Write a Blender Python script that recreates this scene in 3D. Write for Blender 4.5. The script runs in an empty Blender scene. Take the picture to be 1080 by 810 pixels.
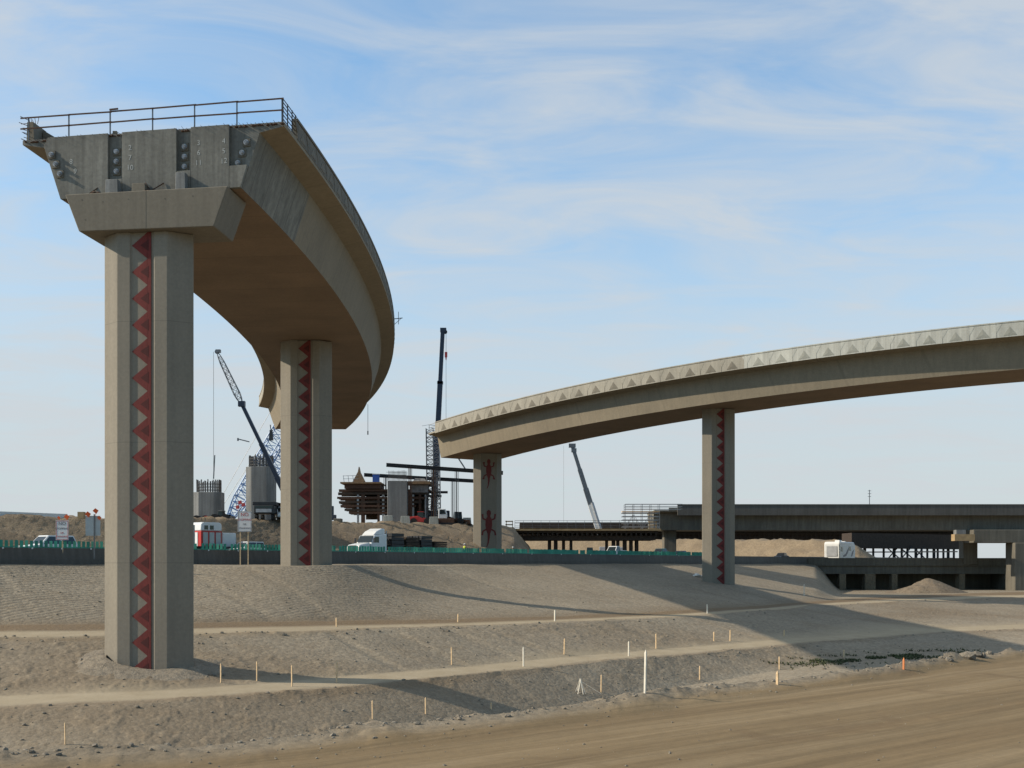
import bpy, bmesh, math, random
import numpy as np
from mathutils import Vector, Matrix
random.seed(7); RNG = np.random.default_rng(11)
scene = bpy.context.scene
COL = scene.collection
F = 1200.0; CX = 540.0; HY = 594.0        # focal length and horizon used when measuring the photograph

def P(px, y, d):
    return Vector(((px-CX)/F*d, d, (HY-y)/F*d))
def X(px, d): return (px-CX)/F*d
def Z(y, d): return (HY-y)/F*d

# ------------------------------------------------------------------ materials
MATS = {}
def ramp(nt, fac, stops):
    r = nt.nodes.new('ShaderNodeValToRGB')
    el = r.color_ramp.elements
    while len(el) < len(stops): el.new(0.5)
    for e, (p, c) in zip(el, stops):
        e.position = p
        e.color = (c[0], c[1], c[2], 1) if not isinstance(c, (int, float)) else (c, c, c, 1)
    nt.links.new(fac, r.inputs[0])
    return r.outputs[0]
def noise(nt, vec, scale, detail=4, rough=0.55, dist=0.0):
    n = nt.nodes.new('ShaderNodeTexNoise')
    n.inputs['Scale'].default_value = scale; n.inputs['Detail'].default_value = detail
    n.inputs['Roughness'].default_value = rough; n.inputs['Distortion'].default_value = dist
    if vec is not None: nt.links.new(vec, n.inputs['Vector'])
    return n.outputs['Fac']
def mapping(nt, vec, scale=(1,1,1), rot=(0,0,0)):
    m = nt.nodes.new('ShaderNodeMapping')
    m.inputs['Scale'].default_value = scale; m.inputs['Rotation'].default_value = rot
    nt.links.new(vec, m.inputs['Vector']); return m.outputs[0]
def mixc(nt, fac, a, b, mode='MIX'):
    m = nt.nodes.new('ShaderNodeMix'); m.data_type = 'RGBA'; m.blend_type = mode
    for s, v in ((m.inputs[0], fac), (m.inputs[6], a), (m.inputs[7], b)):
        if isinstance(v, (int, float)): s.default_value = v
        elif isinstance(v, tuple): s.default_value = (v[0], v[1], v[2], 1)
        else: nt.links.new(v, s)
    return m.outputs[2]
def mth(nt, op, a, b=None, c=None):
    m = nt.nodes.new('ShaderNodeMath'); m.operation = op
    for i, v in enumerate((a, b, c)):
        if v is None: continue
        if isinstance(v, (int, float)): m.inputs[i].default_value = v
        else: nt.links.new(v, m.inputs[i])
    return m.outputs[0]
def newmat(name):
    m = bpy.data.materials.new(name); m.use_nodes = True
    nt = m.node_tree; b = nt.nodes['Principled BSDF']
    tc = nt.nodes.new('ShaderNodeTexCoord')
    MATS[name] = m
    return m, nt, b, tc.outputs['Object']
def setbump(nt, b, h, strength=0.4, dist=0.02):
    bp = nt.nodes.new('ShaderNodeBump'); bp.inputs['Strength'].default_value = strength
    bp.inputs['Distance'].default_value = dist
    nt.links.new(h, bp.inputs['Height']); nt.links.new(bp.outputs[0], b.inputs['Normal'])

def plain(name, c, rough=0.6, metal=0.0, var=0.18, scale=1.3):
    m, nt, b, oc = newmat(name)
    n = noise(nt, oc, scale, 5)
    lo = tuple(x*(1-var) for x in c); hi = tuple(min(1, x*(1+var)) for x in c)
    nt.links.new(ramp(nt, n, [(0.3, lo), (0.7, hi)]), b.inputs['Base Color'])
    b.inputs['Roughness'].default_value = rough; b.inputs['Metallic'].default_value = metal
    return m

def concrete(name, c, var=0.12, streak=0.18, blotch=0.12, rough=0.85, joint=0.0, jspace=2.4, lift=0.0):
    """cast concrete: soft blotches, vertical rain streaks, fine grain, optional form joints"""
    m, nt, b, oc = newmat(name)
    big = noise(nt, oc, 0.22, 4, 0.6)
    fine = noise(nt, oc, 5.0, 6, 0.65)
    st = noise(nt, mapping(nt, oc, (1.6, 1.6, 0.07)), 1.2, 5, 0.65)
    col = ramp(nt, big, [(0.3, tuple(x*(1-blotch) for x in c)), (0.72, tuple(x*(1+blotch) for x in c))])
    s = ramp(nt, st, [(0.36, 1-streak), (0.62, 1.0+streak*0.25)])
    col = mixc(nt, 1.0, col, s, 'MULTIPLY')
    f = ramp(nt, fine, [(0.3, 1-var), (0.7, 1+var*0.5)])
    col = mixc(nt, 1.0, col, f, 'MULTIPLY')
    h = mth(nt, 'MULTIPLY', fine, 0.5)
    sp = nt.nodes.new('ShaderNodeSeparateXYZ'); nt.links.new(oc, sp.inputs[0])
    if joint > 0:
        fr = mth(nt, 'FRACT', mth(nt, 'DIVIDE', sp.outputs[1], jspace))
        ln = mth(nt, 'LESS_THAN', fr, 0.035)
        pan = nt.nodes.new('ShaderNodeTexWhiteNoise'); pan.noise_dimensions = '1D'
        nt.links.new(mth(nt, 'FLOOR', mth(nt, 'DIVIDE', sp.outputs[1], jspace)), pan.inputs['W'])
        pv = mth(nt, 'ADD', mth(nt, 'MULTIPLY', pan.outputs[0], 0.30*joint), 1.0-0.15*joint)
        cmb = nt.nodes.new('ShaderNodeCombineXYZ')
        for i in range(3): nt.links.new(pv, cmb.inputs[i])
        col = mixc(nt, 1.0, col, cmb.outputs[0], 'MULTIPLY')
        col = mixc(nt, mth(nt, 'MULTIPLY', ln, joint), col, tuple(x*0.4 for x in c))
    if lift > 0:   # pour lifts: faint horizontal construction joints
        fr = mth(nt, 'FRACT', mth(nt, 'DIVIDE', sp.outputs[2], lift))
        ln = mth(nt, 'LESS_THAN', fr, 0.006)
        col = mixc(nt, mth(nt, 'MULTIPLY', ln, 0.45), col, tuple(x*0.5 for x in c))
    nt.links.new(col, b.inputs['Base Color'])
    b.inputs['Roughness'].default_value = rough
    setbump(nt, b, h, 0.35, 0.03)
    return m

TAN = concrete('tan_concrete', (0.234, 0.203, 0.155), streak=0.07, blotch=0.06, lift=7.3)
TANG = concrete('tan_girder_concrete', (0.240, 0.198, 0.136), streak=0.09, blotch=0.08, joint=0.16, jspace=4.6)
SOFF = concrete('soffit_shade_concrete', (0.200, 0.138, 0.086), streak=0.0, blotch=0.14, joint=0.2, jspace=4.6)  # browner than the girder: shade and warm ground bounce put into the colour
RAW = concrete('raw_concrete', (0.20, 0.19, 0.158), var=0.2, streak=0.28, blotch=0.2, joint=0.75)
RAWEND = concrete('raw_end_concrete', (0.192, 0.184, 0.156), var=0.22, streak=0.34, blotch=0.22)
CAPC = concrete('cap_concrete', (0.185, 0.160, 0.120), streak=0.10, blotch=0.08)
GREYC = concrete('grey_concrete', (0.22, 0.22, 0.21), var=0.15, streak=0.3, blotch=0.15)
DARKC = concrete('dark_streaked_concrete', (0.155, 0.138, 0.106), var=0.15, streak=0.25, blotch=0.15)  # dark streaked mix; its tone also stands in for shade on the far bridge
PALE = concrete('pale_concrete', (0.47, 0.46, 0.40), var=0.1, streak=0.2, blotch=0.1)
PALETRI = concrete('pale_relief', (0.30, 0.295, 0.25), var=0.1, streak=0.1)
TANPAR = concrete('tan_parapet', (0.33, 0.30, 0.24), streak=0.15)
TANTRI = concrete('tan_relief', (0.17, 0.15, 0.115), streak=0.1)
RED = concrete('red_paint', (0.175, 0.028, 0.022), var=0.18, streak=0.2, blotch=0.15)
DRED = concrete('dark_red_paint', (0.085, 0.014, 0.011), var=0.15, streak=0.15)
CHALK = plain('chalk_paint', (0.42, 0.42, 0.39), 0.9, 0, 0.35, 9)
STEEL = plain('grey_steel', (0.16, 0.165, 0.17), 0.5, 0.5)
DSTEEL = plain('dark_steel', (0.022, 0.024, 0.027), 0.55, 0.2)
BLUEST = plain('blue_crane_paint', (0.22, 0.36, 0.58), 0.5, 0.0)
NAVY = plain('navy_crane_paint', (0.012, 0.022, 0.045), 0.45, 0.1)
LSTEEL = plain('light_grey_paint', (0.36, 0.37, 0.38), 0.5, 0.1)
GALV = plain('galvanised_steel', (0.33, 0.33, 0.33), 0.45, 0.6)
RUST = plain('rusty_steel', (0.085, 0.045, 0.028), 0.85, 0.2, 0.35, 4)
WOOD = plain('formwork_timber', (0.24, 0.15, 0.08), 0.85, 0, 0.3, 2)
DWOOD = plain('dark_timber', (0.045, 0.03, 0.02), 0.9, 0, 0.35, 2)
PLY = plain('plywood', (0.36, 0.25, 0.13), 0.85, 0, 0.2, 1)
LATH = plain('stake_wood', (0.66, 0.47, 0.27), 0.85, 0, 0.2, 6)
LATHW = plain('white_stake', (0.76, 0.69, 0.56), 0.85, 0, 0.12, 6)
LATHO = plain('orange_stake_paint', (0.62, 0.22, 0.08), 0.85, 0, 0.15, 6)
ORANGE = plain('orange_flag', (0.85, 0.13, 0.03), 0.8, 0, 0.1)
WHITEP = plain('white_paint', (0.74, 0.74, 0.72), 0.35, 0, 0.05)
SIGNW = plain('sign_white', (0.74, 0.71, 0.68), 0.5, 0, 0.04)
SIGNB = plain('sign_back', (0.45, 0.47, 0.46), 0.4, 0.3, 0.08)
SIGNR = plain('sign_red', (0.52, 0.06, 0.05), 0.5, 0, 0.1)
SIGND = plain('sign_grey', (0.16, 0.13, 0.13), 0.5, 0, 0.1)
REDP = plain('red_vehicle_paint', (0.48, 0.035, 0.03), 0.4, 0, 0.12)
BLUEP = plain('blue_paint', (0.03, 0.09, 0.35), 0.45, 0, 0.1)
TEALP = plain('teal_paint', (0.04, 0.19, 0.16), 0.35, 0.2, 0.1)
DBLUEP = plain('slate_blue_paint', (0.05, 0.06, 0.11), 0.35, 0.3, 0.1)
BLACKP = plain('black_paint', (0.018, 0.018, 0.02), 0.4, 0, 0.2)
GREYP = plain('silver_paint', (0.33, 0.35, 0.36), 0.35, 0.5, 0.08)
RUBBER = plain('rubber', (0.02, 0.02, 0.02), 0.9)
GREENSC = plain('green_screen_plastic', (0.045, 0.27, 0.19), 0.6, 0, 0.35, 0.5)
YELV = plain('hi_vis_yellow', (0.60, 0.72, 0.06), 0.8)
SKIN = plain('skin', (0.35, 0.2, 0.13), 0.6)
DENIM = plain('denim', (0.03, 0.04, 0.07), 0.9)
TARP = plain('grey_tarp', (0.22, 0.21, 0.20), 0.9, 0, 0.3, 2)
REBAR = plain('rebar', (0.14, 0.13, 0.12), 0.7, 0.4)
DEBRIS = plain('white_debris', (0.68, 0.66, 0.6), 0.9)
def glassmat():
    m, nt, b, oc = newmat('vehicle_glass')
    b.inputs['Base Color'].default_value = (0.02, 0.03, 0.035, 1); b.inputs['Roughness'].default_value = 0.08
    return m
GLASS = glassmat()
LENS = plain('lamp_lens', (0.7, 0.7, 0.65), 0.15, 0, 0.03)

def dirt(name, c1, c2, stones=True):
    m, nt, b, oc = newmat(name)
    a = noise(nt, oc, 0.16, 6, 0.62); f = noise(nt, oc, 2.2, 7, 0.7)
    col = ramp(nt, a, [(0.3, c1), (0.7, c2)])
    col = mixc(nt, 1.0, col, ramp(nt, f, [(0.3, 0.68), (0.7, 1.22)]), 'MULTIPLY')
    nt.links.new(col, b.inputs['Base Color']); b.inputs['Roughness'].default_value = 0.95
    setbump(nt, b, f, 0.9, 0.25)
    return m
BANKD = dirt('bank_dirt', (0.18, 0.132, 0.082), (0.28, 0.21, 0.13))
PILED = dirt('pile_dirt', (0.15, 0.115, 0.078), (0.215, 0.168, 0.115))
STONE = dirt('stone', (0.20, 0.165, 0.12), (0.33, 0.285, 0.22))

# ------------------------------------------------------------------ mesh helpers
class MB:
    def __init__(s): s.v = []; s.f = []; s.m = []
    def add(s, vs, fs, mi=0):
        n = len(s.v); s.v += [tuple(v) for v in vs]
        s.f += [tuple(i+n for i in f) for f in fs]; s.m += [mi]*len(fs)
    def box(s, c, size, rot=None, mi=0, taper=1.0):
        hx, hy, hz = (size[0]/2, size[1]/2, size[2]/2); c = Vector(c); vs = []
        for sz in (-1, 1):
            t = taper if sz > 0 else 1
            for sx, sy in ((-1,-1),(1,-1),(1,1),(-1,1)):
                v = Vector((sx*hx*t, sy*hy*t, sz*hz))
                if rot is not None: v = rot @ v
                vs.append(c+v)
        s.add(vs, [(0,3,2,1),(4,5,6,7),(0,1,5,4),(1,2,6,5),(2,3,7,6),(3,0,4,7)], mi)
    def rng(s, x0, x1, y0, y1, z0, z1, mi=0):
        s.box(((x0+x1)/2,(y0+y1)/2,(z0+z1)/2), (abs(x1-x0),abs(y1-y0),abs(z1-z0)), None, mi)
    def beam(s, p, q, w, h=None, mi=0, up=Vector((0,0,1))):
        p = Vector(p); q = Vector(q); h = h or w
        t = q-p; L = t.length
        if L < 1e-6: return
        t.normalize()
        if abs(t.dot(up)) > 0.98: up = Vector((0,1,0))
        a = t.cross(up).normalized(); b = a.cross(t)
        vs = []
        for e in (p, q):
            for sx, sy in ((-1,-1),(1,-1),(1,1),(-1,1)): vs.append(e + a*(sx*w/2) + b*(sy*h/2))
        s.add(vs, [(0,3,2,1),(4,5,6,7),(0,1,5,4),(1,2,6,5),(2,3,7,6),(3,0,4,7)], mi)
    def cyl(s, p, q, r0, r1=None, n=10, mi=0, caps=True):
        p = Vector(p); q = Vector(q); r1 = r0 if r1 is None else r1
        t = (q-p).normalized(); up = Vector((0,0,1)) if abs(t.z) < 0.95 else Vector((0,1,0))
        a = t.cross(up).normalized(); b = a.cross(t); vs = []
        for e, r in ((p, r0), (q, r1)):
            for k in range(n):
                an = 2*math.pi*k/n; vs.append(e + a*(r*math.cos(an)) + b*(r*math.sin(an)))
        fs = [(k, (k+1) % n, n+(k+1) % n, n+k) for k in range(n)]
        if caps: fs += [tuple(reversed(range(n))), tuple(range(n, 2*n))]
        s.add(vs, fs, mi)
    def prism(s, poly, o, ax, ay, az, depth, mi=0):
        """polygon (u,v) in plane (o,ax,ay) extruded depth along az"""
        o = Vector(o); ax = Vector(ax); ay = Vector(ay); az = Vector(az); n = len(poly)
        vs = [o+ax*u+ay*v for u, v in poly] + [o+ax*u+ay*v+az*depth for u, v in poly]
        fs = [tuple(reversed(range(n))), tuple(range(n, 2*n))] + [(k, (k+1) % n, n+(k+1) % n, n+k) for k in range(n)]
        s.add(vs, fs, mi)
    def sweep(s, frames, sec, matf=None, cap=(True, True), capmat=(0, 0)):
        """frames: (origin, right, up); sec: closed list of (u, v)"""
        n = len(sec); base = len(s.v); vs = []; secs = sec
        for i, (o, r, u) in enumerate(frames):
            sc = sec
            for a, b in sc: vs.append(o + r*a + u*b)
        fs = []; ms = []
        for i in range(len(frames)-1):
            for k in range(n):
                k2 = (k+1) % n
                fs.append((i*n+k, i*n+k2, (i+1)*n+k2, (i+1)*n+k)); ms.append(matf(i, k) if matf else 0)
        if cap[0]: fs.append(tuple(reversed(range(n)))); ms.append(capmat[0])
        if cap[1]: fs.append(tuple(range((len(frames)-1)*n, len(frames)*n))); ms.append(capmat[1])
        s.v += [tuple(v) for v in vs]; s.f += [tuple(i+base for i in f) for f in fs]; s.m += ms
    def lattice(s, p, q, w, w2=None, bays=10, r=0.06, rb=0.035, mi=0, taper=True, side=None):
        """four-chord lattice boom from p to q"""
        p = Vector(p); q = Vector(q); t = (q-p).normalized()
        ref = Vector((0,1,0)) if side is None else Vector(side)
        a = t.cross(ref).normalized(); b = a.cross(t).normalized()
        w2 = w if w2 is None else w2
        def pt(k, sx, sy):
            f = k/bays; ww = w+(w2-w)*f
            if taper: ww *= min(1, 0.25+f*5, 0.25+(1-f)*5)
            return p+(q-p)*f + a*(sx*ww/2) + b*(sy*ww/2)
        cs = [(-1,-1),(1,-1),(1,1),(-1,1)]
        for k in range(bays):
            for j, (sx, sy) in enumerate(cs):
                s.cyl(pt(k,sx,sy), pt(k+1,sx,sy), r, n=5, mi=mi, caps=False)
                n2 = cs[(j+1) % 4]
                if k % 2 == 0: s.cyl(pt(k,sx,sy), pt(k+1,*n2), rb, n=4, mi=mi, caps=False)
                else: s.cyl(pt(k,*n2), pt(k+1,sx,sy), rb, n=4, mi=mi, caps=False)
                s.cyl(pt(k,sx,sy), pt(k,*n2), rb, n=4, mi=mi, caps=False)
    def mesh(s, name, mats, smooth=False, bevel=0):
        me = bpy.data.meshes.new(name); me.from_pydata(s.v, [], s.f)
        for m in (mats if isinstance(mats, (list, tuple)) else [mats]): me.materials.append(m)
        me.polygons.foreach_set('material_index', s.m)
        bm = bmesh.new(); bm.from_mesh(me); bmesh.ops.recalc_face_normals(bm, faces=bm.faces)
        if bevel: 
            ed = [e for e in bm.edges if len(e.link_faces) == 2 and e.calc_face_angle(0) > 0.5]
            bmesh.ops.bevel(bm, geom=ed, offset=bevel, segments=1, affect='EDGES', clamp_overlap=True)
        bm.to_mesh(me); bm.free()
        if smooth: me.polygons.foreach_set('use_smooth', [True]*len(me.polygons))
        me.update(); return me
    def build(s, name, mats, parent=None, smooth=False, bevel=0):
        o = bpy.data.objects.new(name, s.mesh(name, mats, smooth, bevel)); COL.objects.link(o)
        if parent is not None: attach(o, parent)
        return o
def world_of(o):
    m = o.matrix_basis.copy()
    if o.parent: m = world_of(o.parent) @ o.matrix_parent_inverse @ m
    return m
def attach(o, parent):
    o.parent = parent; o.matrix_parent_inverse = world_of(parent).inverted()
def thing(name, label, cat, loc=(0,0,0), group=None, rz=0):
    o = bpy.data.objects.new(name, None); COL.objects.link(o)
    o.empty_display_size = 0.3; o.location = loc; o.rotation_euler = (0,0,rz)
    return tag(o, label, cat, group)
def tag(o, label, cat, group=None):
    o['label'] = label; o['category'] = cat
    if group: o['group'] = group
    return o
def struct(o, kind='structure'):
    o['kind'] = kind; return o
def children(o): return [c for c in COL.objects if c.parent == o]
def dup(o, parent=None):
    kids = children(o)
    c = o.copy(); COL.objects.link(c)
    if parent is not None: c.parent = parent
    for k in kids: dup(k, c)
    return c
def copy_thing(o, loc, rz, label, scale=1.0):
    c = dup(o); c.location = loc; c.rotation_euler = (0,0,rz); c['label'] = label
    c.scale = (scale,)*3
    return c
def text_mesh(body, size, extrude=0.004, spacing=1.0):
    cu = bpy.data.curves.new('lettering', 'FONT'); cu.body = body; cu.size = size; cu.extrude = extrude
    cu.align_x = 'CENTER'; cu.align_y = 'CENTER'; cu.space_line = spacing; cu.resolution_u = 3
    to = bpy.data.objects.new('lettering', cu); COL.objects.link(to)
    bpy.context.view_layer.update()
    dg = bpy.context.evaluated_depsgraph_get()
    me = bpy.data.meshes.new_from_object(to.evaluated_get(dg))
    bpy.data.objects.remove(to); bpy.data.curves.remove(cu)
    return me
def text_obj(name, body, size, mat, origin, right, up, parent, extrude=0.004, spacing=1.0):
    me = text_mesh(body, size, extrude, spacing); me.materials.clear(); me.materials.append(mat)
    o = bpy.data.objects.new(name, me); COL.objects.link(o)
    r = Vector(right).normalized(); u = Vector(up).normalized(); n = r.cross(u)
    M = Matrix(((r.x,u.x,n.x,origin[0]),(r.y,u.y,n.y,origin[1]),(r.z,u.z,n.z,origin[2]),(0,0,0,1)))
    me.transform(M)
    if parent is not None: attach(o, parent)
    return o

# ------------------------------------------------------------------ numpy value noise
def vnoise(x, y, seed=0):
    xi = np.floor(x).astype(np.int64); yi = np.floor(y).astype(np.int64)
    fx = x-xi; fy = y-yi; fx = fx*fx*(3-2*fx); fy = fy*fy*(3-2*fy)
    def h(a, b):
        n = (a*374761393 + b*668265263 + seed*982451653) & 0x7fffffff
        n = ((n ^ (n >> 13))*1274126177) & 0x7fffffff
        return ((n ^ (n >> 16)) & 0xffff)/65535.0
    return (h(xi,yi)*(1-fx)+h(xi+1,yi)*fx)*(1-fy)+(h(xi,yi+1)*(1-fx)+h(xi+1,yi+1)*fx)*fy - 0.5
def fbm(x, y, sc, octs=4, seed=0, gain=0.55):
    t = 0; a = 1.0
    for k in range(octs):
        t = t + a*vnoise(x*sc, y*sc, seed+k*17); sc *= 2.03; a *= gain
    return t
# ------------------------------------------------------------------ camera, sun, sky
cam = bpy.data.cameras.new('camera'); cam_o = bpy.data.objects.new('camera', cam); COL.objects.link(cam_o)
cam.sensor_width = 36; cam.lens = 40.0; cam.shift_y = (HY-405)/1080.0
cam.clip_start = 0.2; cam.clip_end = 20000
cam_o.location = (0,0,0); cam_o.rotation_euler = (math.radians(90),0,0)
scene.camera = cam_o
SUN_EL = math.radians(29.8)
SUN_AZ = math.radians(-94.5)          # compass bearing from +Y towards +X: the sun stands on the left
sdir = Vector((math.sin(SUN_AZ)*math.cos(SUN_EL), math.cos(SUN_AZ)*math.cos(SUN_EL), math.sin(SUN_EL)))
sl = bpy.data.lights.new('sun', 'SUN'); so = bpy.data.objects.new('sun', sl); COL.objects.link(so)
sl.energy = 3.6; sl.angle = math.radians(0.6); sl.color = (1.0, 0.89, 0.73)
so.rotation_euler = sdir.to_track_quat('Z', 'Y').to_euler(); so.location = sdir*300

w = bpy.data.worlds.new('World'); scene.world = w; w.use_nodes = True
nt = w.node_tree; bg = nt.nodes['Background']
sky = nt.nodes.new('ShaderNodeTexSky'); sky.sky_type = 'NISHITA'; sky.sun_disc = False
sky.sun_elevation = SUN_EL; sky.sun_rotation = SUN_AZ
sky.air_density = 1.0; sky.dust_density = 0.5; sky.ozone_density = 1.6; sky.altitude = 350
tc = nt.nodes.new('ShaderNodeTexCoord'); gen = tc.outputs['Generated']
sp = nt.nodes.new('ShaderNodeSeparateXYZ'); nt.links.new(gen, sp.inputs[0])
zz = mth(nt, 'ADD', mth(nt, 'MAXIMUM', sp.outputs[2], 0.0), 0.10)
cmb = nt.nodes.new('ShaderNodeCombineXYZ')
nt.links.new(mth(nt, 'DIVIDE', sp.outputs[0], zz), cmb.inputs[0]); nt.links.new(mth(nt, 'DIVIDE', sp.outputs[1], zz), cmb.inputs[1])
pl = cmb.outputs[0]                                     # a cloud sheet high above the ground
warp = mapping(nt, pl, (0.55, 1.0, 1), (0, 0, math.radians(-22)))
c1 = noise(nt, warp, 3.4, 10, 0.57, 0.9)
c2 = noise(nt, mapping(nt, pl, (0.6, 0.8, 1), (0,0,math.radians(10))), 0.9, 3, 0.5)
cl = mth(nt, 'ADD', mth(nt, 'MULTIPLY', c1, 0.85), mth(nt, 'MULTIPLY', c2, 0.30))
cm = ramp(nt, cl, [(0.42, 0.05), (0.55, 0.38), (0.71, 0.92)])
low = ramp(nt, sp.outputs[2], [(0.0, 0.97), (0.12, 0.86), (0.20, 0.60), (0.29, 0.32), (0.37, 0.15), (0.46, 0.05)])   # thin stratus towards the horizon
cf = low
front = mth(nt, 'SUBTRACT', mth(nt, 'MULTIPLY', sp.outputs[1], 0.94), mth(nt, 'MULTIPLY', sp.outputs[0], 0.34))
front = mth(nt, 'ADD', front, mth(nt, 'MULTIPLY', mth(nt, 'MAXIMUM', mth(nt, 'SUBTRACT', sp.outputs[2], 0.45), 0.0), 1.3))
high = ramp(nt, sp.outputs[2], [(0.50, 0.0), (0.72, 0.85)])            # veil overhead, out of view, added to brighten the fill in ground shadows
cf = mth(nt, 'MAXIMUM', cf, high)
cf = mth(nt, 'MULTIPLY', cf, ramp(nt, front, [(0.0, 0.75), (0.60, 1.0)]))
mixn = nt.nodes.new('ShaderNodeMix'); mixn.data_type = 'RGBA'
nt.links.new(cf, mixn.inputs[0]); nt.links.new(mixc(nt, 1.0, sky.outputs[0], (0.74, 1.02, 1.08), 'MULTIPLY'), mixn.inputs[6]); nt.links.new(ramp(nt, front, [(0.0, (0.95, 0.92, 0.88)), (0.62, (2.80, 3.02, 3.14))]), mixn.inputs[7])   # bright cloud bank ahead; dim haze behind, out of view, added to weaken fill
ahead = ramp(nt, front, [(0.0, 0.0), (0.60, 1.0)])
nt.links.new(mixc(nt, mth(nt, 'MULTIPLY', mth(nt, 'MULTIPLY', cm, 0.85), ahead), mixn.outputs[2], (2.95, 3.14, 3.30)), bg.inputs[0]); bg.inputs[1].default_value = 0.15
scene.view_settings.view_transform = 'Standard'; scene.view_settings.look = 'None'
scene.view_settings.exposure = 0.49; scene.view_settings.gamma = 1.0
scene.render.film_transparent = False
scene.cycles.max_bounces = 6

# ------------------------------------------------------------------ terrain
def gfac(px):
    px = np.minimum(px, 1150.0); return 1.0/(1.0-px/1400.0)
NX = [0,160,324,540,740,880,1000,1080]
def tab(px, ys): return sum(np.interp(px+o_, NX, ys) for o_ in (-60,-40,-20,0,20,40,60))/7.0
def line_from(px, ytab, ztab):
    q = np.clip(px, 0, 1080); y = tab(q, ytab); z = tab(q, ztab)
    return F*(-z)/(y-HY), z
def build_lines(px):
    q = np.clip(px, 0, 1080); s = np.where(px < 0, gfac(np.minimum(px,0)), 1.0)
    Ry = np.interp(q, [0,200,400,540,680,760,860,950,1000,1080], [797,785,762,750,732,722,712,702,694,685])
    Rz = -3.5; Rd = F*(-Rz)/(Ry-HY)
    T1 = line_from(px, [659,657,655,651,643,632,626,624], [-4.4,-4.5,-4.7,-5.0,-5.2,-5.4,-5.4,-5.4])
    B1 = line_from(px, [673,670,666,660,650,638,632,630], [-4.8,-4.9,-5.0,-5.25,-5.4,-5.55,-5.6,-5.6])
    B2i = line_from(px, [733,729,716,698,681,670,662,657], [-7.2,-7.2,-7.2,-7.25,-7.3,-7.3,-7.2,-7.1])
    B2o = line_from(px, [748,743,729,707,689,676,668,663], [-7.4,-7.4,-7.4,-7.45,-7.5,-7.5,-7.4,-7.3])
    Ld = tab(q, [46,48,54,71,88,100,104,110]); Lz = tab(q, [-10,-10,-10,-9.6,-9.3,-8.7,-8.3,-7.9])
    h = 96.0*gfac(np.clip(px, 0, 1150))
    wz = np.clip((q-858)/30.0, 0, 1); wz = wz*wz*(3-2*wz)
    def mix(a, b): return a*(1-wz)+b*wz
    one = np.ones_like(px)
    L = [(1.0*one, -1.75*one), (7*one, -1.85*one), (15*one, -3.7*one), (Rd-2.2, -3.72*one), (Rd, Rz*one), (Rd+1.4, -3.9*one),
         (Rd+10, np.minimum(-8.5, Lz-0.1)), (Ld, Lz), B2o, B2i, B1, T1,
         (mix(h-(3+14*np.exp(-((q-350)/125.0)**2)), 248*one), mix(-0.25*one, -5.7*one)), (mix(h-0.4, 264*one), mix(-0.1*one, -5.6*one)),
         (mix(h+0.8, 270*one), mix(0.2*one, 0.0*one)), (mix(h+45, 360*one), 0.2*one), (4000*one, 0.2*one), (14000*one, -4.0*one)]
    return [(d*s, z) for d, z in L]
SUB = [2, 6, 26, 8, 10, 10, 20, 44, 14, 58, 24, 84, 5, 4, 3, 8, 3]
SEG_NAME = [('dirt_road', 0, 4), ('roadside_berm', 4, 7), ('lower_slope', 7, 8), ('lower_track', 8, 9), ('middle_slope', 9, 10),
            ('upper_track', 10, 11), ('upper_slope', 11, 12), ('ground', 12, 17)]
pxs = np.concatenate([[-9000,-6000,-4000,-2600,-1700,-1100,-800,-600,-450,-340,-260,-200,-160,-125,-100,-80],
                      np.arange(-62, 1146, 1.45), [1160,1190,1240,1320,1450,1650,2000,2600,3600,5200,8000]]).astype(float)
LN = build_lines(pxs)
drow = [LN[0][0]]; zrow = [LN[0][1]]; trow = [0.0]
for i, n in enumerate(SUB):
    for k in range(1, n+1):
        t = k/n
        drow.append(LN[i][0]*(1-t)+LN[i+1][0]*t); zrow.append(LN[i][1]*(1-t)+LN[i+1][1]*t); trow.append(i+t)
D = np.array(drow); Zm = np.array(zrow); T = np.array(trow)[:,None]*np.ones_like(D)
Xm = (pxs[None,:]-CX)/F*D; Ym = D
def band(a, b, w=0.25):
    return np.clip((T-a)/w+0.5, 0, 1)*np.clip((b-T)/w+0.5, 0, 1)
wob = fbm(Xm, Ym, 0.05, 3, 5)
Tw = T + 0.35*wob
def bandw(a, b, w=0.25): return np.clip((Tw-a)/w+0.5, 0, 1)*np.clip((b-Tw)/w+0.5, 0, 1)
road = np.clip((3.9-T)/0.5, 0, 1)
berm = np.clip(1-abs(T-4.2)/1.3, 0, 1)
track = np.maximum(bandw(8.1, 9.0, 0.3), bandw(10.02, 10.50, 0.16))
under = band(10.45, 11.0, 0.2)                                   # rutted brown strip at the toe of the upper slope
amp_far = np.clip(1-(D-330)/200, 0, 1)
z = Zm.copy()
z += amp_far*0.12*fbm(Xm, Ym, 0.13, 3, 1)*(1-0.6*road)*(1-0.6*track)
slopes = np.clip(1-road-track, 0.12, 1)
z += amp_far*0.020*slopes*fbm(Xm, Ym, 0.8, 4, 2, 0.6)
z += amp_far*0.010*slopes*fbm(Xm, Ym, 2.6, 3, 3, 0.65)
z += berm*0.28*np.maximum(fbm(Xm, Ym, 0.55, 4, 4, 0.6), -0.1)
rv = np.array((30.7, 25.7))/math.hypot(30.7, 25.7); pn = (-rv[1], rv[0])
acr = Xm*pn[0]+Ym*pn[1]; alg = Xm*rv[0]+Ym*rv[1]
acw = acr + 1.2*fbm(Xm, Ym, 0.03, 2, 9)
rut = vnoise(alg*0.02, acw*0.9, 31) + 0.5*vnoise(alg*0.05, acw*2.3, 32)
z += road*0.06*rut + road*0.012*fbm(alg*0.5, acr*1.3, 1.2, 3, 8)
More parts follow.
